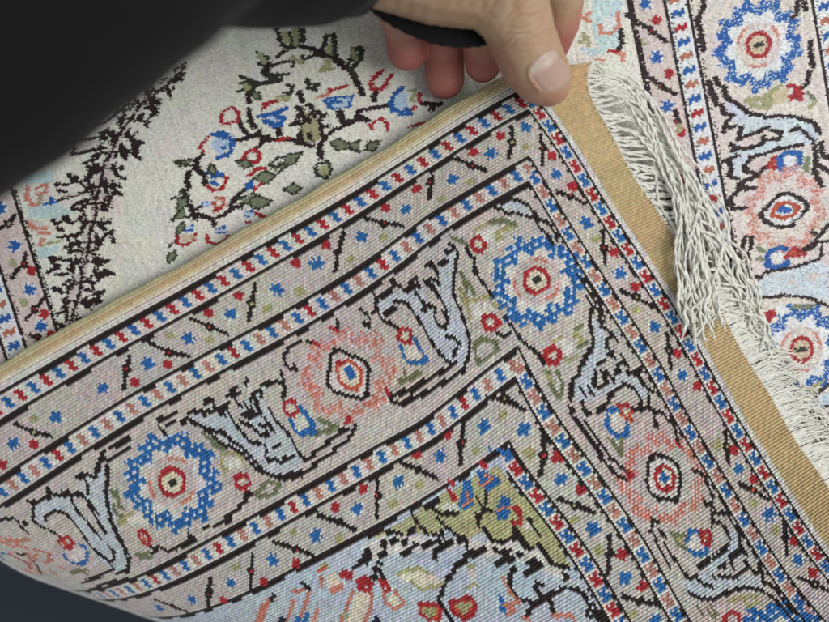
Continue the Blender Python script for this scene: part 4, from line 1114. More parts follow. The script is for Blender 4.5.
    ["l","P",3.1,[[4.4,0.5],[3.0,5.1],[4.3,10.1],[6.3,9.4]]],
    ["l","P",3.1,[[6.8,2.3],[10.2,1.5],[8.9,5.4],[6.7,5.2]]],
    ["l","P",3.1,[[7.1,7.6],[5.6,10.6]]],
    ["l","P",3.1,[[1.1,16.8],[2.7,20.4],[6.4,22.7]]],
    ["l","P",3.1,[[3.6,23.0],[6.4,24.9]]],
    ["l","P",3.1,[[2.8,29.2],[4.2,26.9]]],
    ["l","B",3.4,[[7.9,10.8],[10.6,10.9],[10.2,8.2]]],
    ["l","B",3.4,[[8.9,10.5],[11.1,11.1]]],
    ["l","g",2.6,[[3.6,29.6],[9.2,29.7]]],
    ["l","g",2.6,[[7.4,6.2],[6.3,9.4]]],
    ["f","aqua",0,[[2.9,-6.0],[13.2,-4.5],[13.0,1.3],[10.7,1.0],[4.3,-1.7]]],
    ["f","aqua",0,[[2.9,10.2],[11.8,11.8],[16.1,18.7],[8.7,18.5],[1.9,14.9]]],
    ["f","aqua",0,[[1.2,30.0],[9.2,32.0],[4.3,35.7],[0.5,35.6]]],
    ["l","K",3.4,[[4.2,36.3],[4.7,38.0],[7.5,38.4]]],
    ["l","K",3.4,[[2.4,42.8],[6.0,41.1],[5.0,39.2]]],
    ["l","K",3.4,[[4.3,44.8],[7.8,45.9]]],
    ["l","K",3.4,[[7.8,39.2],[10.4,40.0]]],
    ["l","K",3.4,[[10.0,42.0],[9.6,46.3],[9.2,43.9]]],
    ["l","K",3.4,[[13.6,40.6],[12.5,46.0]]],
    ["l","K",3.4,[[15.9,40.8],[14.8,44.0]]],
    ["l","K",3.4,[[19.4,44.5],[21.7,44.7],[20.1,45.5]]],
    ["l","K",3.4,[[16.4,47.6],[17.0,51.6],[22.2,51.9],[19.5,48.9]]],
    ["l","K",3.4,[[12.7,47.5],[13.3,51.5],[12.0,48.7]]],
    ["l","K",3.4,[[11.5,48.5],[10.9,54.1]]],
    ["l","K",3.4,[[6.0,50.3],[8.1,49.3]]],
    ["l","K",3.4,[[2.5,51.3],[4.2,52.4]]],
    ["l","K",3.4,[[4.8,54.1],[7.4,54.9],[7.1,51.8]]],
    ["l","K",3.4,[[5.1,56.9],[6.3,58.1],[5.3,62.1]]],
    ["l","K",3.4,[[9.2,55.6],[8.8,59.9],[7.4,64.4]]],
    ["l","K",3.4,[[11.6,55.2],[13.7,56.8]]],
    ["l","K",3.4,[[14.3,58.5],[17.1,58.5],[15.2,61.0],[10.9,63.6]]],
    ["l","K",3.4,[[10.2,59.7],[10.6,62.8],[13.3,61.0]]],
    ["l","K",3.4,[[13.1,64.2],[15.8,62.8]]],
    ["l","K",3.4,[[1.4,63.4],[4.8,63.3],[3.4,67.9]]],
    ["l","K",3.4,[[0.9,68.3],[1.9,70.2]]],
    ["l","K",3.4,[[6.5,66.3],[6.6,68.5],[8.4,68.9]]],
    ["l","K",3.4,[[3.7,70.9],[4.8,70.3]]],
    ["l","K",3.4,[[10.9,35.1],[13.4,36.8]]],
    ["l","K",3.4,[[15.7,37.1],[17.6,39.3],[18.5,41.9]]],
    ["l","K",4.3,[[5.0,41.4],[5.7,42.4]]],
    ["l","K",4.3,[[17.9,49.7],[19.9,51.3]]],
    ["l","K",4.3,[[2.8,51.1],[3.6,52.9]]],
    ["l","K",4.3,[[15.1,58.8],[15.9,59.9]]],
    ["f","ros",0,[[9.4,47.6],[11.9,46.5],[10.6,55.5],[7.3,65.1],[3.4,70.1],[6.9,55.4]]],
    ["f","ros",0,[[13.6,40.6],[14.9,43.4],[13.5,47.9],[12.4,46.7]]],
    ["l","ros",5,[[61.5,-36.3],[48.3,-25.9],[39.8,-17.4],[32.6,-6.3],[26.4,6.2],[21.8,21.9],[16.5,37.4],[10.3,55.1],[3.5,72.5]]],
    ["l","K",2.6,[[61.5,-36.3],[54.8,-30.1],[49.0,-26.1],[43.9,-22.7],[40.1,-17.3],[35.7,-12.6],[32.9,-6.2],[29.0,-0.8],[26.5,7.3],[23.6,14.1],[22.0,22.5],[18.7,29.2],[16.3,38.3],[12.8,46.0],[10.2,56.0],[6.6,63.7],[3.5,72.5]]],
    ["l","K",2.15,[[51.9,-28.3],[49.6,-29.0],[47.4,-28.3]]],
    ["l","K",2.15,[[49.8,-28.7],[49.8,-32.3]]],
    ["l","K",2.15,[[48.6,-28.7],[47.9,-31.5]]],
    ["l","K",2.15,[[49.4,-28.9],[47.9,-26.0]]],
    ["l","K",2.15,[[51.9,-28.3],[54.0,-27.1],[56.0,-27.0]]],
    ["l","K",2.15,[[53.7,-27.1],[54.9,-30.1]]],
    ["l","K",2.15,[[54.7,-26.1],[56.2,-28.0]]],
    ["l","K",2.15,[[54.1,-26.9],[54.4,-23.2]]],
    ["l","K",2.15,[[46.8,-24.5],[43.5,-24.9],[40.1,-22.8]]],
    ["l","K",2.15,[[43.9,-25.2],[43.6,-28.9]]],
    ["l","K",2.15,[[42.2,-25.4],[41.1,-28.4]]],
    ["l","K",2.15,[[43.3,-25.5],[41.4,-22.7]]],
    ["l","K",2.15,[[46.8,-24.5],[49.0,-23.5],[50.8,-21.8]]],
    ["l","K",2.15,[[48.7,-23.2],[49.9,-26.2]]],
    ["l","K",2.15,[[49.7,-22.2],[51.2,-24.1]]],
    ["l","K",2.15,[[49.1,-23.0],[49.4,-19.3]]],
    ["l","K",2.15,[[40.9,-18.4],[38.8,-19.4],[36.5,-18.4]]],
    ["l","K",2.15,[[38.9,-18.8],[38.9,-22.3]]],
    ["l","K",2.15,[[37.8,-18.8],[37.1,-21.6]]],
    ["l","K",2.15,[[38.5,-19.0],[37.0,-16.1]]],
    ["l","K",2.15,[[40.9,-18.4],[43.9,-16.0],[46.6,-14.6]]],
    ["l","K",2.15,[[43.7,-16.7],[45.2,-19.6]]],
    ["l","K",2.15,[[45.1,-15.6],[47.1,-17.3]]],
    ["l","K",2.15,[[44.3,-16.5],[44.9,-12.7]]],
    ["l","K",2.15,[[36.0,-12.5],[33.0,-13.6],[29.9,-12.4]]],
    ["l","K",2.15,[[33.2,-13.1],[33.0,-16.8]]],
    ["l","K",2.15,[[31.7,-13.3],[30.6,-16.3]]],
    ["l","K",2.15,[[32.6,-13.4],[30.8,-10.6]]],
    ["l","K",2.15,[[36.0,-12.5],[38.5,-10.1],[41.0,-9.0]]],
    ["l","K",2.15,[[38.4,-10.9],[39.8,-13.9]]],
    ["l","K",2.15,[[39.7,-9.9],[41.5,-11.6]]],
    ["l","K",2.15,[[38.9,-10.7],[39.4,-7.0]]],
    ["l","K",2.15,[[32.4,-5.4],[29.2,-6.0],[26.2,-5.7]]],
    ["l","K",2.15,[[29.6,-6.1],[29.3,-9.8]]],
    ["l","K",2.15,[[28.0,-6.3],[26.9,-9.3]]],
    ["l","K",2.15,[[29.0,-6.4],[27.1,-3.6]]],
    ["l","K",2.15,[[32.4,-5.4],[35.3,-4.3],[37.7,-2.6]]],
    ["l","K",2.15,[[34.9,-3.8],[36.3,-6.8]]],
    ["l","K",2.15,[[36.2,-2.8],[38.0,-4.5]]],
    ["l","K",2.15,[[35.4,-3.6],[36.0,0.1]]],
    ["l","K",2.15,[[28.4,1.0],[25.6,1.2],[23.2,0.8]]],
    ["l","K",2.15,[[26.0,0.5],[25.9,-3.1]]],
    ["l","K",2.15,[[24.6,0.4],[23.8,-2.5]]],
    ["l","K",2.15,[[25.5,0.2],[23.8,3.1]]],
    ["l","K",2.15,[[28.4,1.0],[31.4,2.4],[34.1,4.0]]],
    ["l","K",2.15,[[31.0,2.6],[32.6,-0.3]]],
    ["l","K",2.15,[[32.5,3.7],[34.5,2.0]]],
    ["l","K",2.15,[[31.7,2.9],[32.3,6.7]]],
    ["l","K",2.15,[[25.9,9.0],[22.5,8.9],[19.2,10.0]]],
    ["l","K",2.15,[[23.0,8.3],[22.7,4.6]]],
    ["l","K",2.15,[[21.3,8.1],[20.2,5.1]]],
    ["l","K",2.15,[[22.3,8.0],[20.4,10.7]]],
    ["l","K",2.15,[[25.9,9.0],[28.9,10.6],[31.6,11.9]]],
    ["l","K",2.15,[[28.5,10.6],[30.1,7.8]]],
    ["l","K",2.15,[[30.0,11.7],[31.9,10.1]]],
    ["l","K",2.15,[[29.1,10.9],[29.7,14.7]]],
    ["l","K",2.15,[[23.1,16.9],[20.4,15.6],[17.3,17.7]]],
    ["l","K",2.15,[[20.5,16.3],[20.3,12.7]]],
    ["l","K",2.15,[[19.1,16.2],[18.2,13.3]]],
    ["l","K",2.15,[[20.0,16.1],[18.2,18.9]]],
    ["l","K",2.15,[[23.1,16.9],[25.5,17.5],[27.2,20.4]]],
    ["l","K",2.15,[[25.1,18.3],[26.4,15.3]]],
    ["l","K",2.15,[[26.2,19.2],[27.8,17.4]]],
    ["l","K",2.15,[[25.5,18.5],[25.8,22.1]]],
    ["l","K",2.15,[[20.5,24.9],[18.5,24.2],[16.1,26.5]]],
    ["l","K",2.15,[[18.6,24.7],[18.7,21.1]]],
    ["l","K",2.15,[[17.6,24.7],[17.0,21.9]]],
    ["l","K",2.15,[[18.2,24.5],[16.8,27.4]]],
    ["l","K",2.15,[[20.5,24.9],[23.1,26.2],[25.5,27.6]]],
    ["l","K",2.15,[[22.8,26.4],[24.3,23.5]]],
    ["l","K",2.15,[[24.1,27.4],[25.8,25.7]]],
    ["l","K",2.15,[[23.4,26.6],[23.8,30.4]]],
    ["l","K",2.15,[[17.2,33.7],[13.9,32.6],[10.5,33.6]]],
    ["l","K",2.15,[[14.2,32.9],[13.8,29.2]]],
    ["l","K",2.15,[[12.4,32.7],[11.3,29.6]]],
    ["l","K",2.15,[[13.5,32.6],[11.6,35.3]]],
    ["l","K",2.15,[[17.2,33.7],[19.4,34.6],[21.2,36.6]]],
    ["l","K",2.15,[[19.1,35.0],[20.4,32.0]]],
    ["l","K",2.15,[[20.1,35.9],[21.7,34.0]]],
    ["l","K",2.15,[[19.5,35.2],[19.8,38.8]]],
    ["l","K",2.15,[[14.5,42.6],[12.0,41.8],[9.1,44.4]]],
    ["l","K",2.15,[[12.2,42.2],[12.1,38.6]]],
    ["l","K",2.15,[[10.9,42.1],[10.1,39.3]]],
    ["l","K",2.15,[[11.7,42.0],[10.1,44.8]]],
    ["l","K",2.15,[[14.5,42.6],[17.2,43.5],[19.2,46.5]]],
    ["l","K",2.15,[[16.8,44.1],[18.2,41.2]]],
    ["l","K",2.15,[[18.1,45.2],[19.9,43.4]]],
    ["l","K",2.15,[[17.3,44.4],[17.8,48.1]]],
    ["l","K",2.15,[[11.4,51.5],[9.2,51.6],[7.1,51.9]]],
    ["l","K",2.15,[[9.5,51.2],[9.5,47.7]]],
    ["l","K",2.15,[[8.4,51.2],[7.8,48.5]]],
    ["l","K",2.15,[[9.1,51.0],[7.6,53.9]]],
    ["l","K",2.15,[[11.4,51.5],[14.1,52.8],[16.7,53.5]]],
    ["l","K",2.15,[[13.8,53.0],[15.3,50.1]]],
    ["l","K",2.15,[[15.1,54.0],[17.0,52.3]]],
    ["l","K",2.15,[[14.4,53.2],[14.8,57.0]]],
    ["l","K",2.15,[[8.0,60.2],[5.9,58.9],[3.3,61.2]]],
    ["l","K",2.15,[[5.9,59.8],[5.9,56.3]]],
    ["l","K",2.15,[[4.7,59.9],[4.1,57.1]]],
    ["l","K",2.15,[[5.5,59.7],[4.0,62.6]]],
    ["l","K",2.15,[[8.0,60.2],[10.6,62.7],[13.2,64.1]]],
    ["l","K",2.15,[[10.5,61.8],[12.1,58.9]]],
    ["l","K",2.15,[[11.9,62.8],[13.8,61.1]]],
    ["l","K",2.15,[[11.1,62.0],[11.6,65.8]]],
    ["star","B",0,[[-5.0,26.3]]],
    ["star","B",0,[[-5.7,6.9]]],
    ["zig","K",3.6,[[-7.6,16.0],[-4.6,15.1],[-1.8,11.8]]],
    ["star","B",0,[[-4.7,48.7]]],
    ["star","B",0,[[-4.7,67.1]]],
    ["red","R",0,[[-2.5,40.1]]],
    ["red","R",0,[[-2.7,61.7]]],
    ["red","R",0,[[-2.6,72.7]]],
    ["zig","K",3.6,[[-8.8,41.1],[-6.4,37.3],[-3.8,36.2],[-2.5,30.9]]],
    ["zig","K",3.6,[[-8.7,62.1],[-5.1,58.5],[-1.1,54.2]]],
    ["zig","K",3.6,[[-8.9,70.1],[-6.9,71.7]]],
    ["olive","g",0,[[-7.3,34.0]]],
    ["olive","g",0,[[-7.9,54.0]]],
    ["star","B",0,[[202.6,-7.8]]],
    ["star","B",0,[[202.7,18.8]]],
    ["star","B",0,[[203.1,43.1]]],
    ["red","R",0,[[204.9,1.4]]],
    ["red","R",0,[[205.6,28.0]]],
    ["red","R",0,[[205.9,56.7]]],
    ["red","R",0,[[203.3,79.7]]],
    ["zig","K",3.6,[[198.1,-2.2],[202.5,5.4],[206.9,13.1]]],
    ["zig","K",3.6,[[197.9,24.3],[202.2,32.7],[206.4,38.6]]],
    ["zig","K",3.6,[[205.4,46.5],[205.3,51.4]]],
    ["olive","g",0,[[199.2,9.9]]],
    ["olive","g",0,[[205.4,54.8]]],
    ["l","B",7.0,[[188.7,-11.0],[191.6,-9.1],[191.4,-7.0],[188.3,-8.3]]],
    ["l","N",4.3,[[190.4,-10.3],[191.4,-7.0]]],
    ["l","K",3.4,[[190.0,-14.0],[189.9,-11.9]]],
    ["l","P",3.0,[[187.7,-3.6],[187.6,0.7],[190.6,1.9]]],
    ["l","P",3.0,[[193.6,-6.8],[193.3,-0.5],[191.2,1.4]]],
    ["l","P",3.0,[[181.8,-8.2],[185.3,-10.3]]],
    ["l","P",3.0,[[182.2,-10.9],[184.4,-6.4]]],
    ["l","P",3.0,[[184.6,12.3],[186.3,13.7]]],
    ["l","P",3.0,[[189.1,9.9],[192.8,13.5],[192.0,16.1]]],
    ["f","aqua",0,[[186.6,-16.2],[195.3,-12.5],[194.0,1.2],[191.5,9.4],[185.8,7.1],[184.8,-2.6]]],
    ["f","aqua",0,[[180.1,4.7],[188.9,8.3],[186.2,10.8],[180.5,8.4]]],
    ["f","white",0,[[188.6,-6.8],[193.0,-5.6],[191.7,0.9],[188.2,-0.5]]],
    ["l","P",3.1,[[187.7,-3.6],[187.6,0.7],[190.6,1.9]]],
    ["l","P",3.1,[[193.6,-6.8],[193.3,-0.5],[191.2,1.4]]],
    ["l","g",3.4,[[181.9,-1.7],[183.2,5.3]]],
    ["l","g",3.4,[[180.5,2.0],[183.4,1.1]]],
    ["l","K",3.9,[[193.4,1.7],[193.1,7.9],[191.3,10.8]]],
    ["l","K",3.9,[[196.2,-5.0],[198.4,-0.6]]],
    ["l","R",3.4,[[189.1,9.9],[190.8,11.3]]],
    ["blueflower","B",2,[[234.7,25.8]]],
    ["l","K",4.1,[[220.1,-2.2],[220.0,1.0],[217.4,6.5],[217.7,10.8],[217.5,21.4]]],
    ["l","K",4.1,[[249.0,9.7],[248.3,16.0],[247.0,17.5]]],
    ["l","K",4.1,[[251.0,10.5],[251.0,15.4]]],
    ["l","K",4.1,[[250.7,30.9],[250.2,37.2],[250.4,43.0]]],
    ["l","K",4.1,[[248.8,44.9],[247.7,50.1],[245.9,51.5]]],
    ["l","K",4.1,[[217.5,37.0],[217.5,42.8],[218.2,46.4]]],
    ["l","K",4.1,[[219.5,36.2],[220.5,40.7]]],
    ["l","K",4.1,[[221.6,41.2],[222.0,46.3],[224.2,50.5]]],
    ["l","R",3.7,[[241.9,48.6],[244.9,50.7],[243.0,53.2],[245.6,54.2],[242.2,55.3]]],
    ["f","cream",0,[[235.7,50.2],[241.3,49.2],[241.7,55.1],[238.3,56.2],[234.6,54.7]]],
    ["l","g",4.1,[[233.4,50.9],[239.3,47.6]]],
    ["l","g",4.1,[[230.2,50.4],[233.8,52.7]]],
    ["l","g",4.1,[[228.0,50.8],[233.4,51.3]]],
    ["l","G",3.2,[[247.3,54.1],[249.0,58.0]]],
    ["f","leaf",0,[[221.3,47.0],[228.7,56.9],[243.8,66.1],[248.5,70.2],[248.0,78.4],[242.9,78.6],[233.9,77.3],[226.2,77.3],[222.7,81.2],[222.1,85.5],[218.3,83.3],[218.6,76.5],[221.1,69.1],[223.3,67.7],[231.2,65.5],[237.0,67.9],[235.4,72.6],[232.0,71.2],[230.7,73.7],[222.8,72.1],[222.8,67.5],[225.0,62.3],[221.7,55.6]]],
    ["f","pink",0,[[224.8,67.6],[230.8,68.4],[230.4,72.1],[224.8,72.1]]],
    ["f","pink",0,[[225.9,80.2],[231.1,79.2],[233.8,78.0],[233.1,83.8],[227.8,85.5],[224.3,84.1]]],
    ["l","K",4.1,[[221.3,42.5],[221.9,46.5],[225.3,51.7],[228.6,57.6],[232.0,59.0]]],
    ["l","K",4.1,[[232.8,60.8],[235.8,60.9],[239.6,62.8],[243.4,65.1],[248.0,69.6],[248.9,75.0]]],
    ["l","K",4.1,[[216.9,41.4],[218.6,44.4],[218.3,48.9]]],
    ["l","K",4.1,[[220.0,49.2],[220.0,53.4],[222.8,55.6]]],
    ["l","K",4.1,[[221.0,57.2],[219.4,60.0],[223.3,61.2]]],
    ["l","K",4.1,[[219.2,62.2],[219.6,60.5]]],
    ["l","K",4.1,[[225.0,61.9],[223.2,66.9],[227.5,66.7],[233.2,65.6]]],
    ["l","K",4.1,[[223.1,67.6],[224.9,66.8]]],
    ["l","K",4.1,[[232.5,71.4],[236.0,72.1],[236.9,69.3],[234.0,67.4]]],
    ["l","K",4.1,[[220.6,68.9],[221.4,70.7],[224.7,72.8],[230.3,72.8],[231.2,69.4]]],
    ["l","K",4.1,[[220.7,72.0],[222.3,71.9]]],
    ["l","K",4.1,[[240.3,70.0],[242.5,69.3],[245.0,74.1],[246.2,76.9]]],
    ["l","K",4.1,[[225.7,77.1],[230.8,77.6],[234.9,76.9],[243.0,77.9]]],
    ["l","K",4.1,[[226.2,77.3],[223.5,80.7],[223.9,83.9],[227.7,86.2]]],
    ["l","K",4.1,[[217.2,75.9],[221.9,74.8]]],
    ["l","K",4.1,[[219.2,76.0],[219.1,81.3],[217.8,83.1],[220.6,85.7]]],
    ["l","K",4.1,[[228.9,84.4],[231.1,83.0]]],
    ["l","K",4.1,[[246.6,77.8],[246.4,86.1],[245.4,92.6],[246.4,97.5]]],
    ["l","K",4.1,[[248.9,79.5],[248.8,85.5],[250.5,87.7]]],
    ["l","K",4.1,[[221.9,87.4],[226.0,87.1]]],
    ["l","K",4.1,[[246.8,89.3],[249.8,94.3]]],
    ["l","R",4.6,[[231.7,82.5],[234.4,81.3]]],
    ["l","R",4.6,[[231.0,83.8],[233.9,85.7]]],
    ["l","R",4.6,[[232.9,80.7],[234.5,80.6]]],
    ["l","O",4.1,[[232.1,83.4],[233.7,82.6]]],
    ["l","B",4.9,[[235.0,80.8],[237.7,79.6],[241.5,81.5],[241.0,86.2]]],
    ["l","B",4.9,[[241.0,86.2],[238.7,88.4],[235.2,87.7]]],
    ["l","B",4.9,[[235.1,81.6],[234.9,86.1]]],
    ["f","white",0,[[236.4,81.4],[239.9,82.7],[239.4,87.1],[236.2,85.8]]],
    ["l","G",3.8,[[242.4,87.5],[243.0,90.8]]],
    ["l","G",3.8,[[243.7,85.0],[243.9,87.4]]],
    ["l","R",4.1,[[241.7,53.8],[244.9,52.8],[244.9,56.6]]],
    ["l","g",4.1,[[228.0,49.8],[232.4,51.5],[234.4,55.4]]],
    ["l","g",4.1,[[234.9,51.0],[235.5,55.1]]],
    ["l","g",4.1,[[228.7,52.3],[233.8,56.7]]],
    ["l","g",4.1,[[247.4,61.4],[249.1,59.8]]],
    ["pinkflower","P",2,[[233.8,106.6]]],
    ["l","K",4.1,[[220.7,88.4],[222.9,87.7],[227.0,87.4]]],
    ["l","K",4.1,[[221.2,88.9],[219.5,92.1],[217.0,93.7],[217.1,99.1],[221.6,100.2]]],
    ["l","K",4.1,[[221.5,90.2],[223.4,91.7],[225.4,92.1]]],
    ["l","K",4.1,[[231.6,100.0],[232.9,98.2],[235.9,99.0],[239.1,102.5],[241.1,107.2]]],
    ["l","K",4.1,[[225.8,105.6],[226.9,109.1],[229.6,112.5],[232.5,114.4],[235.6,114.5]]],
    ["l","K",4.1,[[226.5,104.4],[228.8,102.3],[231.1,100.1]]],
    ["l","K",4.1,[[235.8,112.7],[238.6,110.7],[240.9,108.6]]],
    ["l","K",4.1,[[245.0,91.2],[246.0,96.2],[246.6,99.5]]],
    ["l","K",4.1,[[241.1,120.1],[242.0,121.2]]],
    ["l","K",4.1,[[247.0,118.6],[244.0,122.0],[240.4,125.9],[236.1,127.6]]],
    ["l","K",4.1,[[239.4,126.3],[241.3,127.0]]],
    ["l","K",4.1,[[219.6,113.9],[218.0,118.6]]],
    ["l","K",4.1,[[221.6,114.7],[220.7,119.7]]],
    ["l","K",4.1,[[214.2,115.6],[213.9,120.0],[214.7,123.4]]],
    ["f","white",0,[[232.2,99.8],[236.2,100.3],[240.2,106.0],[238.6,110.7],[234.1,113.5],[229.3,110.8],[227.2,107.0],[229.3,102.5]]],
    ["l","O",4.1,[[229.9,105.8],[231.8,102.7],[235.4,103.3],[238.1,106.7],[236.1,109.8],[232.5,109.8],[229.7,107.2]]],
    ["f","white",0,[[232.1,104.4],[236.2,105.2],[235.8,108.1],[232.2,107.8]]],
    ["l","B",4.8,[[232.2,105.9],[235.0,106.6]]],
    ["l","B",4.8,[[233.1,105.1],[234.4,106.9]]],
    ["l","K",3.4,[[220.9,117.2],[220.7,120.3]]],
    ["l","K",3.4,[[219.6,121.9],[218.8,128.0],[219.0,133.6]]],
    ["l","K",3.4,[[218.9,115.8],[217.6,120.4]]],
    ["l","K",3.4,[[216.8,122.0],[216.5,127.1],[216.7,133.0],[216.4,138.7]]],
    ["l","K",3.4,[[214.3,115.9],[213.8,119.5],[214.6,123.1]]],
    ["l","K",3.4,[[213.9,128.6],[213.4,134.3],[213.5,140.7]]],
    ["l","K",3.4,[[220.1,134.0],[222.7,134.4],[221.5,136.8]]],
    ["l","K",3.4,[[223.7,132.8],[227.2,133.2],[232.4,134.3],[236.8,134.1],[241.3,133.6]]],
    ["l","K",3.4,[[223.1,139.4],[225.3,141.8]]],
    ["l","K",3.4,[[226.3,138.7],[226.7,140.8]]],
    ["l","K",3.4,[[229.0,140.4],[231.8,138.9],[235.3,142.5],[237.3,144.3]]],
    ["l","K",3.4,[[230.1,141.8],[233.4,143.7],[237.8,144.2],[241.8,144.1],[242.3,145.6]]],
    ["l","K",3.4,[[236.4,137.2],[240.6,139.1],[244.3,140.9]]],
    ["l","K",3.4,[[217.1,140.2],[220.6,143.5],[224.0,145.2],[229.6,146.4],[236.6,150.1],[239.7,154.2],[242.5,156.6]]],
    ["l","K",3.4,[[237.5,128.3],[240.3,127.4],[242.2,125.6],[246.0,126.5]]],
    ["l","K",3.4,[[243.2,128.6],[242.8,132.3]]],
    ["l","K",3.4,[[241.0,147.3],[243.5,148.3]]],
    ["l","K",3.4,[[212.6,144.3],[213.3,146.8]]],
    ["l","K",3.4,[[217.5,154.0],[219.7,154.2]]],
    ["f","leaf",0,[[218.7,137.6],[224.4,134.7],[236.7,135.0],[241.2,134.2],[244.7,138.2],[242.7,154.8],[237.5,150.2],[229.2,145.6],[220.7,142.9],[217.6,139.8]]],
    ["f","pink",0,[[231.2,140.0],[234.0,142.4],[230.5,142.0]]],
    ["f","pink",0,[[237.2,138.4],[242.2,140.7],[238.3,143.4],[237.2,141.7]]],
    ["l","B",4.9,[[226.6,124.0],[224.9,127.2],[225.4,130.3],[227.8,131.9],[231.4,131.7]]],
    ["l","B",4.9,[[227.1,123.8],[230.2,123.1],[231.4,124.6]]],
    ["l","B",4.9,[[231.3,129.0],[231.6,132.0]]],
    ["f","white",0,[[227.4,124.9],[230.8,125.6],[230.7,130.1],[227.6,130.2]]],
    ["l","R",4.6,[[231.3,128.4],[234.3,125.7],[235.9,127.0]]],
    ["l","R",4.6,[[232.3,128.1],[237.4,129.5]]],
    ["l","O",4.1,[[233.7,127.4],[235.7,128.8]]],
    ["l","G",3.8,[[223.1,120.6],[224.5,123.1]]],
    ["l","G",3.8,[[222.5,125.6],[224.1,126.8]]],
    ["l","G",3.8,[[216.3,145.7],[216.6,150.4],[216.8,152.4]]],
    ["l","G",3.8,[[219.8,146.5],[219.9,149.1]]],
    ["l","g",4.1,[[230.2,151.8],[233.6,153.4],[236.9,155.1]]],
    ["l","g",4.1,[[217.1,146.7],[218.7,151.2]]],
    ["l","R",3.8,[[221.3,152.2],[224.0,152.0],[224.1,154.6],[221.5,154.2],[220.5,155.1]]],
    ["blueflower","B",2,[[231.0,173.6]]],
    ["l","R",3.5,[[220.3,154.6],[223.9,151.9],[224.4,154.4],[221.8,155.8]]],
    ["l","K",4.6,[[218.3,153.2],[218.4,156.8]]],
    ["l","K",4.6,[[218.2,155.0],[220.7,155.0]]],
    ["l","G",4.1,[[216.0,147.0],[216.2,151.8],[218.6,152.2],[219.9,148.5]]],
    ["l","G",4.1,[[231.1,152.9],[234.2,154.1],[237.4,154.8]]],
    ["f","white",0,[[225.3,150.6],[228.6,150.2],[229.3,154.6],[226.2,156.3]]],
    ["l","K",3.8,[[223.7,199.5],[227.3,199.5]]],
    ["l","K",3.8,[[228.2,197.9],[231.5,198.0],[234.8,195.5],[238.0,193.4]]],
    ["l","K",3.8,[[229.9,202.8],[232.6,202.4],[236.8,203.3]]],
    ["l","K",3.8,[[226.5,205.6],[228.2,203.3],[231.8,205.9],[233.4,206.8],[232.7,209.3]]],
    ["l","K",3.8,[[226.9,207.6],[229.9,207.6]]],
    ["l","K",3.8,[[230.1,206.4],[230.7,206.7]]],
    ["l","K",3.8,[[233.3,207.7],[236.2,207.8]]],
    ["l","K",3.8,[[228.1,211.4],[231.4,211.7],[235.6,212.3]]],
    ["f","sky",0,[[229.3,201.9],[237.7,195.7],[236.8,202.9],[232.6,202.2]]],
    ["l","R",5.2,[[220.9,189.9],[222.1,191.3]]],
    ["l","K",4.8,[[222.5,192.2],[223.1,192.6]]],
    ["l","g",3.8,[[228.4,193.5],[232.2,192.6],[236.4,190.9]]],
    ["l","g",3.8,[[228.8,195.6],[233.6,194.5]]],
    ["l","g",3.8,[[230.5,192.4],[233.9,192.3]]],
    ["f","white",0,[[223.8,190.8],[227.4,191.2],[227.6,195.1],[224.3,194.8]]],
    ["l","R",4.1,[[228.9,216.3],[230.3,217.1],[230.4,218.6]]],
    ["l","R",4.1,[[229.5,217.6],[231.4,218.6]]],
    ["l","K",4.1,[[228.0,215.6],[229.3,216.8]]],
    ["l","K",4.1,[[231.5,217.6],[233.0,219.6],[234.5,221.6]]],
    ["l","P",3.8,[[227.7,219.5],[229.7,220.3]]],
    ["l","P",3.8,[[224.9,217.9],[226.0,219.1]]],
    ["f","aqua",0,[[225.6,212.9],[228.2,213.9],[228.0,217.3],[225.1,216.6]]],
]

# ---------------------------------------------------------------- dyeing the knots
NAMES = ['linen', 'white', 'K', 'B', 'R', 'O', 'P', 'G', 'g', 'leaf', 'fieldblue', 'OL', 'lav', 'gold', 'cream', 'N',
         'D', 'sky', 'ros', 'aqua', 'pink', 'ivory', 'brown', 'tan']
IDX = {n: i for i, n in enumerate(NAMES)}
BACK_DYES = np.array([srgb(*c) for c in [
    (201, 192, 184), (217, 212, 204), (44, 35, 33), (50, 108, 168), (172, 50, 56), (192, 90, 66), (202, 132, 112), (120, 124, 92), (172, 168, 124),
    (198, 202, 206), (192, 200, 206), (182, 178, 136), (206, 194, 203), (194, 170, 128), (222, 212, 190), (38, 38, 62),
    (52, 56, 42), (202, 216, 226), (198, 178, 174), (180, 216, 220), (214, 188, 184), (222, 218, 206), (184, 132, 118), (198, 182, 146)]])
PILE_DYES = np.array([srgb(*c) for c in [
    (222, 212, 204), (228, 229, 228), (48, 33, 34), (44, 98, 168), (168, 46, 52), (184, 88, 66), (208, 136, 118), (124, 132, 106), (168, 166, 128),
    (208, 217, 222), (188, 203, 216), (178, 174, 124), (200, 188, 198), (198, 158, 104), (210, 192, 164), (32, 36, 76),
    (54, 58, 46), (186, 206, 226), (210, 199, 193), (198, 218, 218), (216, 200, 195), (228, 226, 213), (184, 116, 94), (188, 170, 130)]])

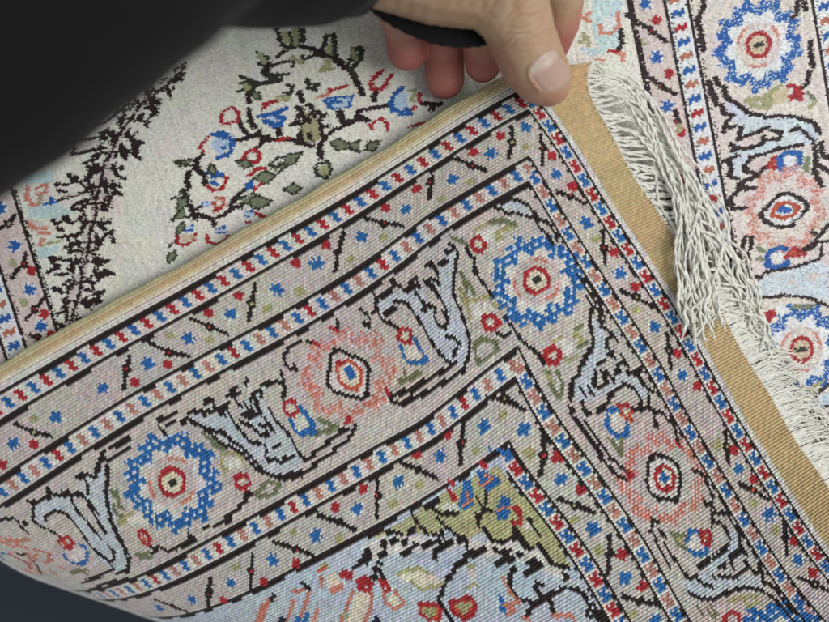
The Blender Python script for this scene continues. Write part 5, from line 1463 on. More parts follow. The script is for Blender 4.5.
STAR = 6
def paint(grid, x0, y0, design, seed, fine=1, tuft=0.0):
    r = np.random.default_rng(seed)
    nx, ny = grid.shape
    gx = ((np.arange(nx) + 0.5) / fine + x0) * RIB
    gy = ((np.arange(ny) + 0.5) / fine + y0) * ROW
    offx, offy = r.normal(0, tuft * RIB, (nx, ny)), r.normal(0, tuft * ROW, (nx, ny))
    def window(cx0, cx1, cy0, cy1):
        a, b = np.searchsorted(gx, [cx0, cx1])
        c, d = np.searchsorted(gy, [cy0, cy1])
        if a >= b or c >= d:
            return None
        X, Y = np.meshgrid(gx[a:b], gy[c:d], indexing='ij')
        return slice(a, b), slice(c, d), X + offx[a:b, c:d], Y + offy[a:b, c:d]
    def around(cx, cy, rad):
        return window(cx - rad, cx + rad, cy - rad, cy + rad)
    def stroke(pts, w, col):
        for (ax, ay), (bx, by) in zip(pts[:-1], pts[1:]):
            win = window(min(ax, bx) - w, max(ax, bx) + w, min(ay, by) - w, max(ay, by) + w)
            if win is None:
                continue
            a, c, X, Y = win
            dx, dy = bx - ax, by - ay
            t = np.clip(((X - ax) * dx / RIB ** 2 + (Y - ay) * dy / ROW ** 2) / (dx * dx / RIB ** 2 + dy * dy / ROW ** 2 + 1e-9), 0, 1)
            d = np.hypot((X - ax - t * dx) / RIB, (Y - ay - t * dy) / ROW)
            grid[a, c][d <= 0.228 * w + r.uniform(-0.05, 0.05, d.shape)] = col
    def disc(cx, cy, rad, col, sq=0.0):
        win = around(cx, cy, rad + 3)
        if win:
            a, c, X, Y = win
            grid[a, c][np.hypot(X - cx, Y - cy) <= rad] = col
    for kind, col, w, pts in design:
        q = [(x * RIB, y * ROW) for x, y in pts]
        ci = IDX.get(col, 0)
        cx, cy = q[0]
        if kind == 'l':
            stroke(q, w, ci)
        elif kind == 'f':
            P = np.array(q)
            win = window(P[:, 0].min(), P[:, 0].max(), P[:, 1].min(), P[:, 1].max())
            if win is None:
                continue
            a, c, X, Y = win
            ins = np.zeros(X.shape, bool)
            for (ax, ay), (bx, by) in zip(q, q[1:] + q[:1]):
                cross = ((ay > Y) != (by > Y)) & (X < (bx - ax) * (Y - ay) / (by - ay + 1e-12) + ax)
                ins ^= cross
            grid[a, c][ins] = ci
        elif kind == 'b':
            disc(cx, cy, w / 2, ci)
        elif kind == 'ring':
            t = np.linspace(0, 2 * math.pi, 14)
            stroke([(cx + w * math.cos(k), cy + w * math.sin(k)) for k in t], 3.4, ci)
        elif kind == 'star':
            win = around(cx, cy, 10)
            if win:
                a, c, X, Y = win
                d, th = np.hypot(X - cx, Y - cy), np.arctan2(Y - cy, X - cx)
                sub = grid[a, c]
                sub[(d < 7.6) & (r.random(d.shape) < 0.55)] = IDX['white']
                sub[(d < 5.6 + 1.6 * np.cos(6 * th))] = ci
        elif kind == 'red':
            win = around(cx, cy, 8)
            if win:
                a, c, X, Y = win
                grid[a, c][(np.abs(X - cx) + np.abs(Y - cy) * 0.9 < 6.2) & (np.hypot(X - cx, Y - cy) < 5.4)] = ci
        elif kind == 'olive':
            win = around(cx, cy, 8)
            if win:
                a, c, X, Y = win
                grid[a, c][(np.abs(X - cx) < 3.6) & (np.abs(Y - cy) < 4.2)] = ci
        elif kind == 'zig':
            L = [np.array(q[0]), np.array(q[len(q) // 2]), np.array(q[-1])]
            stroke(q, w, ci)
            disc(*L[1], 4.4, ci)
            disc(*L[1], 1.5, IDX[('R', 'O', 'g', 'R')[int(r.integers(4))]])
            disc(*(L[0]), 2.6, ci)
        elif kind == 'blueflower':
            win = around(cx, cy, 60)
            if win:
                a, c, X, Y = win
                d, th = np.hypot(X - cx, (Y - cy)), np.arctan2(Y - cy, X - cx)
                i, j = np.meshgrid(np.arange(X.shape[0]), np.arange(X.shape[1]), indexing='ij')
                N = 9
                lobe = np.abs(((th * N / (2 * math.pi)) % 1) - 0.5) * 2          # 0 mid-petal, 1 between petals
                sc = (1.04, 0.98, 0.97)[int(w)]
                step = (np.floor(th * 36 / (2 * math.pi)) % 2) * 4.5
                ro = (49.5 - 7 * lobe ** 2 - step) * sc
                ri = (34.0 - 9.5 * lobe ** 1.3) * sc
                ri = ri + (2.5 if w == 2 else 0)
                sub = grid[a, c]
                sub[d < ro - 5] = IDX['white']
                speck = ((i % 2 == 0) & ((j + (i // 2) * 2) % 4 < 2) & (r.random(X.shape) < 0.72)) | (r.random(X.shape) < 0.05)
                if w == 2:
                    speck = r.random(X.shape) < 0.2
                ring = (d < ro) & (d > ri)
                sub[ring & ~speck] = IDX['B']
                sub[ring & speck] = np.where(r.random(X.shape) < 0.6, IDX['sky'], IDX['white'])[ring & speck]
                sub[(d < 23.5 * sc)] = IDX['linen']
                sub[(np.abs(d - 22.0 * sc) < 2.0) & (np.cos(3 * th + 1) > -0.75)] = IDX['pink']
                sub[(np.abs(d - 22.0 * sc) < 1.4) & (np.cos(3 * th + 1) > 0.35)] = IDX['P']
                sub[d < 14.2 * sc] = IDX['R']
                sub[d < 9.8 * sc] = IDX['cream']
                sub[(np.abs(X - cx) < 2.9 + (w == 2) * 3) & (np.abs(Y - cy) < 4.4 - (w == 2) * 2)] = IDX['D']
        elif kind == 'pinkflower':
            win = around(cx, cy, 62)
            if win:
                a, c, X, Y = win
                el = 1.12 if w == 0 else 1.0
                d, th = np.hypot(X - cx, (Y - cy) / el), np.arctan2(Y - cy, X - cx)
                i, j = np.meshgrid(np.arange(X.shape[0]), np.arange(X.shape[1]), indexing='ij')
                lobe = np.abs(((th * 8 / (2 * math.pi)) % 1) - 0.5) * 2
                edge = 45 - 9 * lobe ** 2 + 2 * np.round(np.sin(th * 21))
                inner = 33 - 9 * lobe
                sub = grid[a, c]
                speck = ((i + j) % 2 == 0) & (r.random(X.shape) < 0.7)
                rim = (d < edge) & (d > edge - 12)
                sub[rim & ~speck & (r.random(X.shape) < 0.8)] = IDX['P']
                sub[rim & speck] = IDX['pink']
                sub[(d < edge - 12) & (d > inner) & (r.random(X.shape) < 0.22)] = IDX['pink']
    return grid

SIDE_MOTIF = ['0011110', '0001100', '0111100', '0110000']
SIDE_MOTIF = ['0011100', '0111000', '0011100', '0111000']
END_MOTIF = ['10110', '11110', '01110', '11010']

def dash_side(k, y, phase, a, b, seed):
    """k: rib inside the stripe 0..6, y: row; blue and red dashes in turn"""
    out = np.full(np.broadcast(k, y).shape, IDX['white'])
    m = np.floor((y - phase + 3.5) / 7).astype(int)
    u = np.floor((y - phase + 3.5) - 7 * m).astype(int)
    rr = ((m * 7919 + seed) % 13)
    pat = np.array([[ch == '1' for ch in s] for s in SIDE_MOTIF])
    for v in range(4):
        hit = (k == v + 2) & pat[v][np.clip(u, 0, 6)]
        col = np.where(m % 2 == 0, a, np.where(rr < 3, IDX['R'], b))
        out = np.where(hit, col, out)
    return out

def dash_end(k, x, phase, a, b, seed):
    out = np.full(np.broadcast(k, x).shape, IDX['white'])
    m = np.floor((x - phase + 2.5) / 5).astype(int)
    u = np.floor((x - phase + 2.5) - 5 * m).astype(int)
    pat = np.array([[ch == '1' for ch in s] for s in END_MOTIF])
    for v in range(4):
        hit = (k == v + 2) & pat[v][np.clip(u, 0, 4)]
        out = np.where(hit, np.where(m % 2 == 0, a, b), out)
    return out

FX0, FX1, FY0, FY1 = -7, 200, -19, 370
fx, fy = np.meshgrid(np.arange(FX0, FX1), np.arange(FY0, FY1), indexing='ij')
flap = np.full(fx.shape, IDX['linen'])
side = fx <= fy
k = np.where(side, fx, fy)
along = np.where(side, fy, fx)
B_, R_, P_ = IDX['B'], IDX['R'], IDX['brown']
for base, ps, pe, alt in ((0, 168.8, 65.2, R_), (21, 130.2, 68.0, P_), (70, 166.6, 99.7, P_)):
    kk = k - base
    m = (kk >= 0) & (kk < 7)
    flap = np.where(m & side, dash_side(kk, fy, ps, B_, alt, base), flap)
    flap = np.where(m & ~side, dash_end(kk, fx, pe, B_, alt, base), flap)
m = (fy >= 91) & (fy < 98) & (fx > 92)
flap = np.where((k >= 91), IDX['fieldblue'], flap)
flap = np.where(m, dash_end(fy - 91, fx, 123.9, B_, R_, 5), flap)
runs = np.repeat(rng.random((flap.shape[0], flap.shape[1] // 7 + 1)), 7, 1)[:, :flap.shape[1]]
ragged = np.where(side, runs, rng.random(flap.shape))
for b in (0, 7, 21, 28, 70, 77, 91):
    flap = np.where((k == b) | ((k == b + 1) & (ragged < np.where(side, 0.62, 0.42))) , IDX['K'], flap)
flap = np.where(((fy == 98) | ((fy == 99) & (ragged < .4))) & (fx > 97), IDX['K'], flap)
flap = np.where(k < 0, IDX['white'], flap)
flap = paint(flap, FX0, FY0, FLAP_DESIGN, 3)
# the border lines stay unbroken where a motif touches them
for b in (0, 7, 21, 28, 70, 77):
    flap = np.where(k == b, IDX['K'], flap)

def project(P):
    h = CAM_H - P[..., 2]
    return np.stack([CX + P[..., 0] * FOCAL / h, CY - P[..., 1] * FOCAL / h], -1)

def sheet(name, x0, y0, grid, keep, point, prof_x, prof_y, height, slant, dyes, jit, mat, parent, tint=None, seed=1, rough_h=0.0, wob=0.0, bead=1.0, knot_var=0.10, hue_var=0.03):
    """a cloth of knots: every kept cell becomes len(prof_x) x len(prof_y) quads of one dye"""
    r = np.random.default_rng(seed)
    nx, ny = grid.shape
    a, b = len(prof_x), len(prof_y)
    VX = (x0 + np.arange(nx * a + 1) / a)[:, None]
    VY = (y0 + np.arange(ny * b + 1) / b)[None]
    need = np.zeros((nx * a + 1, ny * b + 1), bool)
    kf = np.repeat(np.repeat(keep, a, 0), b, 1)
    need[:-1, :-1] |= kf; need[1:, :-1] |= kf; need[:-1, 1:] |= kf; need[1:, 1:] |= kf
    ii, jj = np.nonzero(need)
    px_ = np.array(prof_x)[ii % a]
    py_ = np.array(prof_y)[jj % b]
    x = VX[ii, 0]
    y = VY[0, jj] + slant * (((ii % a) / a) - 0.5)
    if wob:
        x = x + r.normal(0, wob, x.shape); y = y + r.normal(0, wob * 1.4, y.shape)
    knot = r.normal(1, knot_var, (nx + 1, ny + 1))[ii // a, jj // b]
    pair = np.where(((jj // b + ii // a) % 2 == 0) & (jj % b == 0), bead, 1.0)
    h = height * px_ * py_ * pair * knot + (r.normal(0, rough_h, x.shape) if rough_h else 0)
    V = point(x, y, h)
    num = np.full(need.shape, -1, np.int64)
    num[ii, jj] = np.arange(len(ii))
    ci, cj = np.nonzero(kf)
    F = np.stack([num[ci, cj], num[ci, cj + 1], num[ci + 1, cj + 1], num[ci + 1, cj]], 1)
    cell = grid[ci // a, cj // b]
    rgb = dyes[cell].copy()
    soft = r.normal(0, 1, (nx // 14 + 2, ny // 22 + 2, 3)) * 0.02
    soft = np.repeat(np.repeat(soft, 14, 0), 22, 1)[:nx, :ny]
    v = r.normal(1, jit, (nx, ny))
    v *= (1 + r.normal(0, jit * 0.5, (nx, 1)))
    rgb *= v[ci // a, cj // b][:, None]
    hue = r.normal(0, hue_var, (nx, ny, 3))[ci // a, cj // b]
    rgb *= 1 + hue + soft[ci // a, cj // b]
    if tint is not None:
        rgb *= tint[ci // a, cj // b]
    return link(name, make_mesh(name, V, F, np.clip(rgb, 0.004, 0.85)), mat, parent)

# ---------------------------------------------------------------- the setting
base_nodes = nodes_of('dark_cloth')
M_DARK = base_nodes[0]
base_nodes[2].inputs['Base Color'].default_value = (*srgb(44, 50, 60), 1)
base_nodes[2].inputs['Roughness'].default_value = 0.85
dust = base_nodes[1].nodes.new('ShaderNodeTexNoise'); dust.inputs['Scale'].default_value = 900
nap = base_nodes[1].nodes.new('ShaderNodeBump'); nap.inputs['Strength'].default_value = 0.15; nap.inputs['Distance'].default_value = 0.0004
base_nodes[1].links.new(dust.outputs['Fac'], nap.inputs['Height']); base_nodes[1].links.new(nap.outputs[0], base_nodes[2].inputs['Normal'])

u, v = np.meshgrid(np.linspace(-900, 1800, 91), np.linspace(-900, 1500, 91), indexing='ij')
P = np.stack([u, v], -1)
V = drape(P, np.full(u.shape, -0.0035)).reshape(-1, 3)
ids = np.arange(91 * 91).reshape(91, 91)
F = np.stack([ids[:-1, :-1], ids[:-1, 1:], ids[1:, 1:], ids[1:, :-1]], -1).reshape(-1, 4)
tag(link('tabletop', make_mesh('tabletop', V, F), M_DARK), kind='structure')
fl = make_mesh('floor', [(-2, -2, -0.35), (2, -2, -0.35), (2, 2, -0.35), (-2, 2, -0.35)], [(0, 1, 2, 3)])
tag(link('floor', fl, M_DARK), kind='structure')

# ---------------------------------------------------------------- the rug
rug = bpy.data.objects.new('rug', None)
COL.objects.link(rug)
tag(rug, 'pale silk rug with floral borders, its fringed corner folded over to show the knotted back', 'rug')

centre = lay_flat(fx + 0.5, fy + 0.5)
wpt = project(flap_point(fx + 0.5, fy + 0.5))
inside = (wpt[..., 0] > -45) & (wpt[..., 0] < 890) & (wpt[..., 1] < 690) & (centre[..., 1] < 900)
# cut the sheet a little past the rolled edge
inside &= ((centre - BP) @ BN) > -170

back_pt = lambda x, y, h: flap_point(x, y, h)
RIBP = [-0.42, 0.62, 1.0, 0.62]
tint = np.ones(flap.shape + (3,))
band = ((fx + 3 * np.sin(fy / 37)) % 23) < 9
tint[..., 0] *= np.where(side & (k > 8) & (k < 21), 0.985, 1.0)
sheet('knotted_back', FX0, FY0, flap, inside & (fx >= -2) & (fy >= -3), back_pt, RIBP, [0.92, 1.0], 0.00080, 0.6, BACK_DYES, 0.085, M_BACK, rug, tint, 2, bead=0.5, knot_var=0.18, hue_var=0.05)
# plain woven end; its corner flares out where it is held
def end_pt(x, y, h):
    w = np.exp(-np.maximum(x + 5, 0) / 13.0) * np.clip(-(y + 3) / 16.0, 0, 1.3)
    return flap_point(x + 7.5 * w, y - 15.0 * w + 0.5 * np.sin(x / 5.1) * np.clip(-(y + 3) / 16.0, 0, 1), h)
g = np.full(flap.shape, IDX['gold'])
sheet('woven_end', FX0, FY0, g, inside & (fy < -3) & (fx >= -5), end_pt, [-0.3, 0.7, 1.0, 0.7], [1.0, 0.9], 0.00085, 0.2, BACK_DYES, 0.07, M_BACK, rug, None, 4)
# overcast side cord
sv = np.array([IDX['OL'], IDX['tan'], IDX['gold'], IDX['tan'], IDX['cream'], IDX['linen'], IDX['white']])
g = np.broadcast_to(sv[:, None], (7, flap.shape[1]))
g = np.concatenate([g, np.zeros((flap.shape[0] - 7, flap.shape[1]), int)], 0)
def selv_pt(x, y, h):
    edge = np.clip((-4.8 - x) / 2.2, 0, 1)
    lump = 0.22 * np.sin(y / 9.0) + 0.16 * np.sin(y / 3.7 + 1) + 0.2 * np.sin(y / 23.0)
    return flap_point(x + lump * edge, y, h * (1 + 0.2 * np.sin(y / 2.3)) - 0.0011 * edge ** 2)
sheet('selvedge', FX0, FY0, g, inside & (fx < -2) & (fy >= -3), selv_pt, [-0.1, 0.75, 1.0, 0.75], [1.0, 0.9], 0.0007, 0.9, BACK_DYES, 0.06, M_BACK, rug, None, 5)
# pile side of the folded corner, underneath
st = 4
uu, vv = np.meshgrid(np.arange(FX0 + 1, FX1, st), np.arange(FY0 + 1, FY1, st), indexing='ij')
V = flap_point(uu, vv, -0.0016).reshape(-1, 3)
ids = np.arange(uu.size).reshape(uu.shape)
F = np.stack([ids[:-1, :-1], ids[:-1, 1:], ids[1:, 1:], ids[1:, :-1]], -1)
F = F[inside[2::st, 2::st][:F.shape[0], :F.shape[1]]].reshape(-1, 4)
link('turned_pile', make_mesh('turned_pile', V, F, np.tile(PILE_DYES[IDX['ivory']], (len(F), 1))), M_PILE, rug)

# the open part, pile up
GX0, GX1, GY0, GY1 = -60, 285, -150, 330
FINE = 2
gxf, gyf = np.meshgrid(np.arange(GX0, GX1, 1 / FINE) + 0.5 / FINE, np.arange(GY0, GY1, 1 / FINE) + 0.5 / FINE, indexing='ij')
gxf = gxf + rng.normal(0, 0.13, gxf.shape); gyf = gyf + rng.normal(0, 0.16, gxf.shape)
gx, gy = np.floor(gxf).astype(int), np.floor(gyf).astype(int)
open_ = np.full(gx.shape, IDX['ivory'])
gw = gx
open_ = np.where((gw < 0) | (gw > 198), IDX['pink'], open_)
open_ = np.where((gw > 215), IDX['linen'], open_)
for lo, ph in ((-19, 59.4), (208, 0.8), (253, 15.8)):
    kk = gw - lo
    mm = (kk >= 0) & (kk < 7)
    open_ = np.where(mm, dash_side(kk, gy, ph, B_, IDX['brown'], lo), open_)
open_ = paint(open_, GX0, GY0, OPEN_DESIGN, 9, FINE, 0.24)
rag = rng.random(gx.shape)
for b, wd in ((-1, 1.5), (-12, 1.15), (-19, 1.15), (197, 1.9), (208, 1.25), (215, 1.25), (253, 1.25), (260, 1.2)):
    open_ = np.where((gw == b) | ((gw == b + 1) & (rag < wd - 1)), IDX['K'], open_)
gxf, gyf = np.meshgrid(np.arange(GX0, GX1, 1 / FINE) + 0.5 / FINE, np.arange(GY0, GY1, 1 / FINE) + 0.5 / FINE, indexing='ij')
gp = project(ground_point(gxf, gyf, 0.0))
e1 = (gp[..., 1] - (372 - 0.545 * gp[..., 0]))
e2 = ((gp[..., 0] - 590) * 0.89 - (gp[..., 1] - 60) * 0.455)
vis = (gp[..., 0] > -60) & (gp[..., 0] < 890) & (gp[..., 1] > -60) & (gp[..., 1] < 690) & ((e1 < 60) | (e2 > -60))
vis &= ((ground_plane(gxf, gyf) - BP) @ BN) > -150
def tuft_point(x, y, h):
    return ground_point(GX0 + (x - GX0) / FINE, GY0 + (y - GY0) / FINE, h)
sheet('open_pile', GX0, GY0, open_, vis, tuft_point, [1.0], [0.35, 1.0], 0.00042, 0.0, PILE_DYES, 0.085, M_PILE, rug, None, 7, 0.00004, 0.16, knot_var=0.38, hue_var=0.03)  # strong tone jitter paints the silk's sparkle into the tuft colours
# the hidden middle of the lower layer, one plain foundation sheet
st = 8
uu, vv = np.meshgrid(np.arange(GX0, GX1 + 60, st), np.arange(GY0, GY1 + 30, st), indexing='ij')
V = ground_point(uu, vv, -0.0012).reshape(-1, 3)
ids = np.arange(uu.size).reshape(uu.shape)
F = np.stack([ids[:-1, :-1], ids[:-1, 1:], ids[1:, 1:], ids[1:, :-1]], -1).reshape(-1, 4)
link('foundation', make_mesh('foundation', V, F, np.tile(PILE_DYES[IDX['ivory']] * 0.9, (len(F), 1))), M_PILE, rug)

# ---------------------------------------------------------------- fringe
def at(px, py, z):
    h = CAM_H - z
    return np.array([(px - CX) * h / FOCAL, (CY - py) * h / FOCAL, z])

def bez(P, n):
    """smooth curve through all control points (Catmull-Rom)"""
    P = np.array(P, float)
    Q = np.vstack([2 * P[0] - P[1], P, 2 * P[-1] - P[-2]])
    out = []
    m = len(P) - 1
    for t in np.linspace(0, m - 1e-6, n):
        i = int(t); f = t - i
        a, b, c, d = Q[i:i + 4]
        out.append(0.5 * (2 * b + (c - a) * f + (2 * a - 5 * b + 4 * c - d) * f * f + (3 * b - a - 3 * c + d) * f ** 3))
    return np.array(out)

def sweep(path, radius, sides):
    n = len(path)
    T = np.gradient(path, axis=0)
    T /= np.linalg.norm(T, axis=1)[:, None] + 1e-12
    N = np.cross(T, np.array([0.13, 0.21, 0.97])); N /= np.linalg.norm(N, axis=1)[:, None] + 1e-12
    Bn = np.cross(T, N)
    ang = np.linspace(0, 2 * math.pi, sides, endpoint=False)
    radius = np.broadcast_to(radius, (n,))
    V = path[:, None] + radius[:, None, None] * (np.cos(ang)[None, :, None] * N[:, None] + np.sin(ang)[None, :, None] * Bn[:, None])
    ids = np.arange(n * sides).reshape(n, sides)
    nxt = np.roll(ids, -1, 1)
    F = np.stack([ids[:-1], nxt[:-1], nxt[1:], ids[1:]], -1).reshape(-1, 4)
    return V.reshape(-1, 3), F, N, Bn

def join(parts):
    V, F, o = [], [], 0
    for v, f in parts:
        V.append(v); F.append(f + o); o += len(v)
    return np.vstack(V), np.vstack(F)

def twisted_cord(path, r=0.00042, pitch=0.0042, phase=0.0):
    L = np.r_[0, np.cumsum(np.linalg.norm(np.diff(path, axis=0), axis=1))]
    n = max(24, int(L[-1] / 0.0006))
    s = np.linspace(0, L[-1], n)
    path = np.stack([np.interp(s, L, path[:, i]) for i in range(3)], 1)
    T = np.gradient(path, axis=0); T /= np.linalg.norm(T, axis=1)[:, None]
    N = np.cross(T, np.array([0.13, 0.21, 0.97])); N /= np.linalg.norm(N, axis=1)[:, None]
    Bn = np.cross(T, N)
    parts = []
    for ply in (0, math.pi):
        a = 2 * math.pi * s / pitch + ply + phase
        c = path + 0.62 * r * (np.cos(a)[:, None] * N + np.sin(a)[:, None] * Bn)
        v, f, _, _ = sweep(c, r * np.where(s > L[-1] - 0.002, 0.75, 1.0), 6)
        parts.append((v, f))
    return join(parts)

def edge_point(t, out=0.0):
    """point of the woven end's outer edge; t in ribs"""
    return end_pt(np.array(t, float), np.array(FY0 + 0.4 - out), 0.0002)

rf = random.Random(5)
cords = []
for i in range(27):                       # upper bunch, slides down along the woven end
    f = (i + rf.uniform(-.3, .3)) / 26
    t = max(0.4, 1.0 + 60 * f)
    p0 = edge_point(t)
    e = project(p0)
    ex = 682 + 38 * rf.random()
    ey = 318 + rf.uniform(-14, 30)
    out = 26 + 30 * (1 - f) + rf.uniform(-8, 10)
    q1 = (e[0] + out * 0.8, e[1] + 4 + rf.uniform(-6, 8))
    q2 = (e[0] + (ex - e[0]) * 0.42 + 24 + 20 * (1 - f) + rf.uniform(-10, 10), e[1] + (ey - e[1]) * 0.42)
    q3 = (e[0] + (ex - e[0]) * 0.8 + 10 + rf.uniform(-8, 8), e[1] + (ey - e[1]) * 0.76)
    zz = [p0[2], max(p0[2] * 0.8, 0.006) + rf.uniform(0, .002), 0.0055 + rf.uniform(0, .0045), 0.0085 + rf.uniform(0, .002), 0.0085 + rf.uniform(0, .0015)]
    cords.append([p0, at(*q1, zz[1]), at(*q2, zz[2]), at(*q3, zz[3]), at(ex, ey, zz[4])])
for i in range(27):                       # outer bunch, fans out over the open pile
    f = (i + rf.uniform(-.3, .3)) / 26
    t = max(0.3, 0.5 + 92 * f)
    p0 = edge_point(t)
    e = project(p0)
    ex = 738 + 44 * f + rf.uniform(-16, 16)
    ey = 292 + 120 * f + rf.uniform(-35, 25)
    out = 44 + 20 * (1 - f) + rf.uniform(-12, 14)
    q1 = (e[0] + out * 0.8, e[1] + out * 0.18 + rf.uniform(-6, 8))
    q2 = (e[0] + (ex - e[0]) * 0.55 + 22 * (1 - f) + rf.uniform(-12, 12), e[1] + (ey - e[1]) * 0.42)
    q3 = (e[0] + (ex - e[0]) * 0.86 + 6 + rf.uniform(-9, 9), e[1] + (ey - e[1]) * 0.75)
    zz = [p0[2], max(p0[2] * 0.6, 0.004) + rf.uniform(0, .002), 0.0024 + rf.uniform(0, .003), 0.0018 + rf.uniform(0, .0022), 0.0014 + rf.uniform(0, .001)]
    cords.append([p0, at(*q1, zz[1]), at(*q2, zz[2]), at(*q3, zz[3]), at(ex, ey, zz[4])])
for c in cords:
    pth = bez(c, 60)
    s = np.linspace(0, 1, 60)
    w1, w2 = rf.uniform(0, 6), rf.uniform(0, 6)
    pth[:, 0] += (0.0011 * np.sin(s * rf.uniform(10, 20) + w1) + 0.0006 * np.sin(s * rf.uniform(24, 38) + w2)) * np.minimum(1, s * 2.5)
    pth[:, 1] += 0.0007 * np.sin(s * rf.uniform(10, 24) + w2) * np.minimum(1, s * 2.5)
    v, f = twisted_cord(pth, r=rf.uniform(0.00028, 0.00040), pitch=rf.uniform(0.0055, 0.0085), phase=rf.uniform(0, 6))
    link('tassel', make_mesh('tassel', v, f), M_CORD, rug)

# loose warp ends along the woven end, far too many to count
parts = []
for i in range(1160):
    t = -4.5 + 184 * (i % 580) / 579 + rf.uniform(-.25, .25)
    second = i >= 580
    p0 = edge_point(t, -0.3)
    e = project(p0)
    low = max(0.0, min(1.0, (t - 68) / 40))
    if second and (low < 0.15 or rf.random() < 0.25):
        continue
    ln = (12 + 8 * rf.random()) * (1 - low) + (24 + 22 * rf.random() + second * 5) * low
    bend = (6 + rf.uniform(-5, 7)) * (1 - low) + (rf.gauss(8, 6) if not second else rf.gauss(15, 7)) * low
    wig = rf.gauss(0, 2.2) * (0.3 + low)
    q1 = (e[0] + ln * 0.35, e[1] - ln * 0.17 + bend * .05 + wig * .5)
    q2 = (e[0] + ln * 0.70 + wig, e[1] - ln * 0.28 + bend * .4 - wig)
    q3 = (e[0] + ln, e[1] - ln * 0.30 + bend + wig)
    z0 = p0[2]
    ze = max(0.0011, z0 * (0.35 - 0.2 * low)) + rf.uniform(0, .0005)
    pth = bez([p0, at(*q1, z0 * 0.8 + 0.0003), at(*q2, 0.5 * (z0 * .6 + ze) + rf.uniform(0, .0008)), at(*q3, ze)], 14)
    v, f, _, _ = sweep(pth, rf.uniform(0.00014, 0.00025), 5)
    parts.append((v, f))
v, f = join(parts)
tag(link('warp_ends', make_mesh('warp_ends', v, f), M_CORD, rug), kind='stuff')

# ---------------------------------------------------------------- the person's hand
def ball_chain(chain):
    """overlapping balls along a tapered limb; (x, y, z mm, r mm)"""
    out = []
    for a, b in zip(chain[:-1], chain[1:]):
        pa, pb = at(a[0], a[1], a[2] / 1000), at(b[0], b[1], b[2] / 1000)
        n = max(2, int(np.linalg.norm(pb - pa) / (0.2 * min(a[3], b[3]) / 1000)) + 1)
        for t in np.linspace(0, 1, n):
            out.append((pa + (pb - pa) * t, (a[3] + (b[3] - a[3]) * t) / 1000))
    return out

def ball(c, r, nu=18, nv=11):
    th = np.linspace(0, math.pi, nv)[1:-1]
    ph = np.linspace(0, 2 * math.pi, nu, endpoint=False)
    V = [(0, 0, 1)] + [(math.sin(a) * math.cos(b), math.sin(a) * math.sin(b), math.cos(a)) for a in th for b in ph] + [(0, 0, -1)]
    F = []
    for j in range(nu):
        F.append((0, 1 + j, 1 + (j + 1) % nu))
        o = 1 + (nv - 3) * nu
        F.append((len(V) - 1, o + (j + 1) % nu, o + j))
    for i in range(nv - 3):
        for j in range(nu):
            a, b = 1 + i * nu + j, 1 + i * nu + (j + 1) % nu
            F.append((a, a + nu, b)); F.append((b, a + nu, b + nu))
    return np.array(V) * r + c, np.array(F)

THUMB = [(430, -75, 50, 19), (492, -30, 44, 15), (513, 12, 38, 10.6), (522, 38, 34.5, 9.8), (532, 62, 31, 9.5), (541, 75, 28.5, 8.6), (549, 85, 27, 6.4)]
THENAR = [(320, -130, 55, 26), (388, -84, 50, 23.5), (440, -48, 45, 19.0), (478, -34, 43, 16.6), (500, -20, 42, 14)]
INDEX = [(520, -120, 48, 13), (570, -60, 34, 9), (560, -12, 25, 8.0), (556, 22, 16, 7.5), (548, 46, 8.5, 6.8)]
LITTLE = [(360, -80, 42, 12), (380, -40, 30, 8.6), (399, 4, 24, 7.2), (406, 30, 17, 6.9), (407, 50, 14, 6.5)]
RING = [(400, -80, 42, 12), (430, -25, 28, 8.4), (441, 30, 14, 6.9), (444, 55, 9.5, 6.7), (445, 79, 7.5, 6.4)]
MIDDLE = [(450, -80, 42, 12), (472, -15, 32, 8.4), (482, 30, 22, 6.6), (483, 50, 16.5, 6.2), (483, 64, 14, 5.8)]
parts = []
for ch in (THUMB, THENAR, INDEX, LITTLE, RING, MIDDLE):
    for c, r in ball_chain(ch):
        parts.append(ball(c, r))
v, f = join(parts)
tmp = bpy.data.objects.new('hand_blank', make_mesh('hand_blank', v, f))
COL.objects.link(tmp)
md = tmp.modifiers.new('skin', 'REMESH'); md.mode = 'VOXEL'; md.voxel_size = 0.00034
md = tmp.modifiers.new('soft', 'SMOOTH'); md.factor = 0.5; md.iterations = 14
dg = bpy.context.evaluated_depsgraph_get()
hand_me = bpy.data.meshes.new_from_object(tmp.evaluated_get(dg))
bpy.data.objects.remove(tmp)
hand_me.name = 'person'
nv = len(hand_me.vertices)
co = np.empty(nv * 3, np.float32); hand_me.vertices.foreach_get('co', co); co = co.reshape(-1, 3)
no = np.empty(nv * 3, np.float32); hand_me.vertices.foreach_get('normal', no); no = no.reshape(-1, 3)
hp = project(co.astype(float))
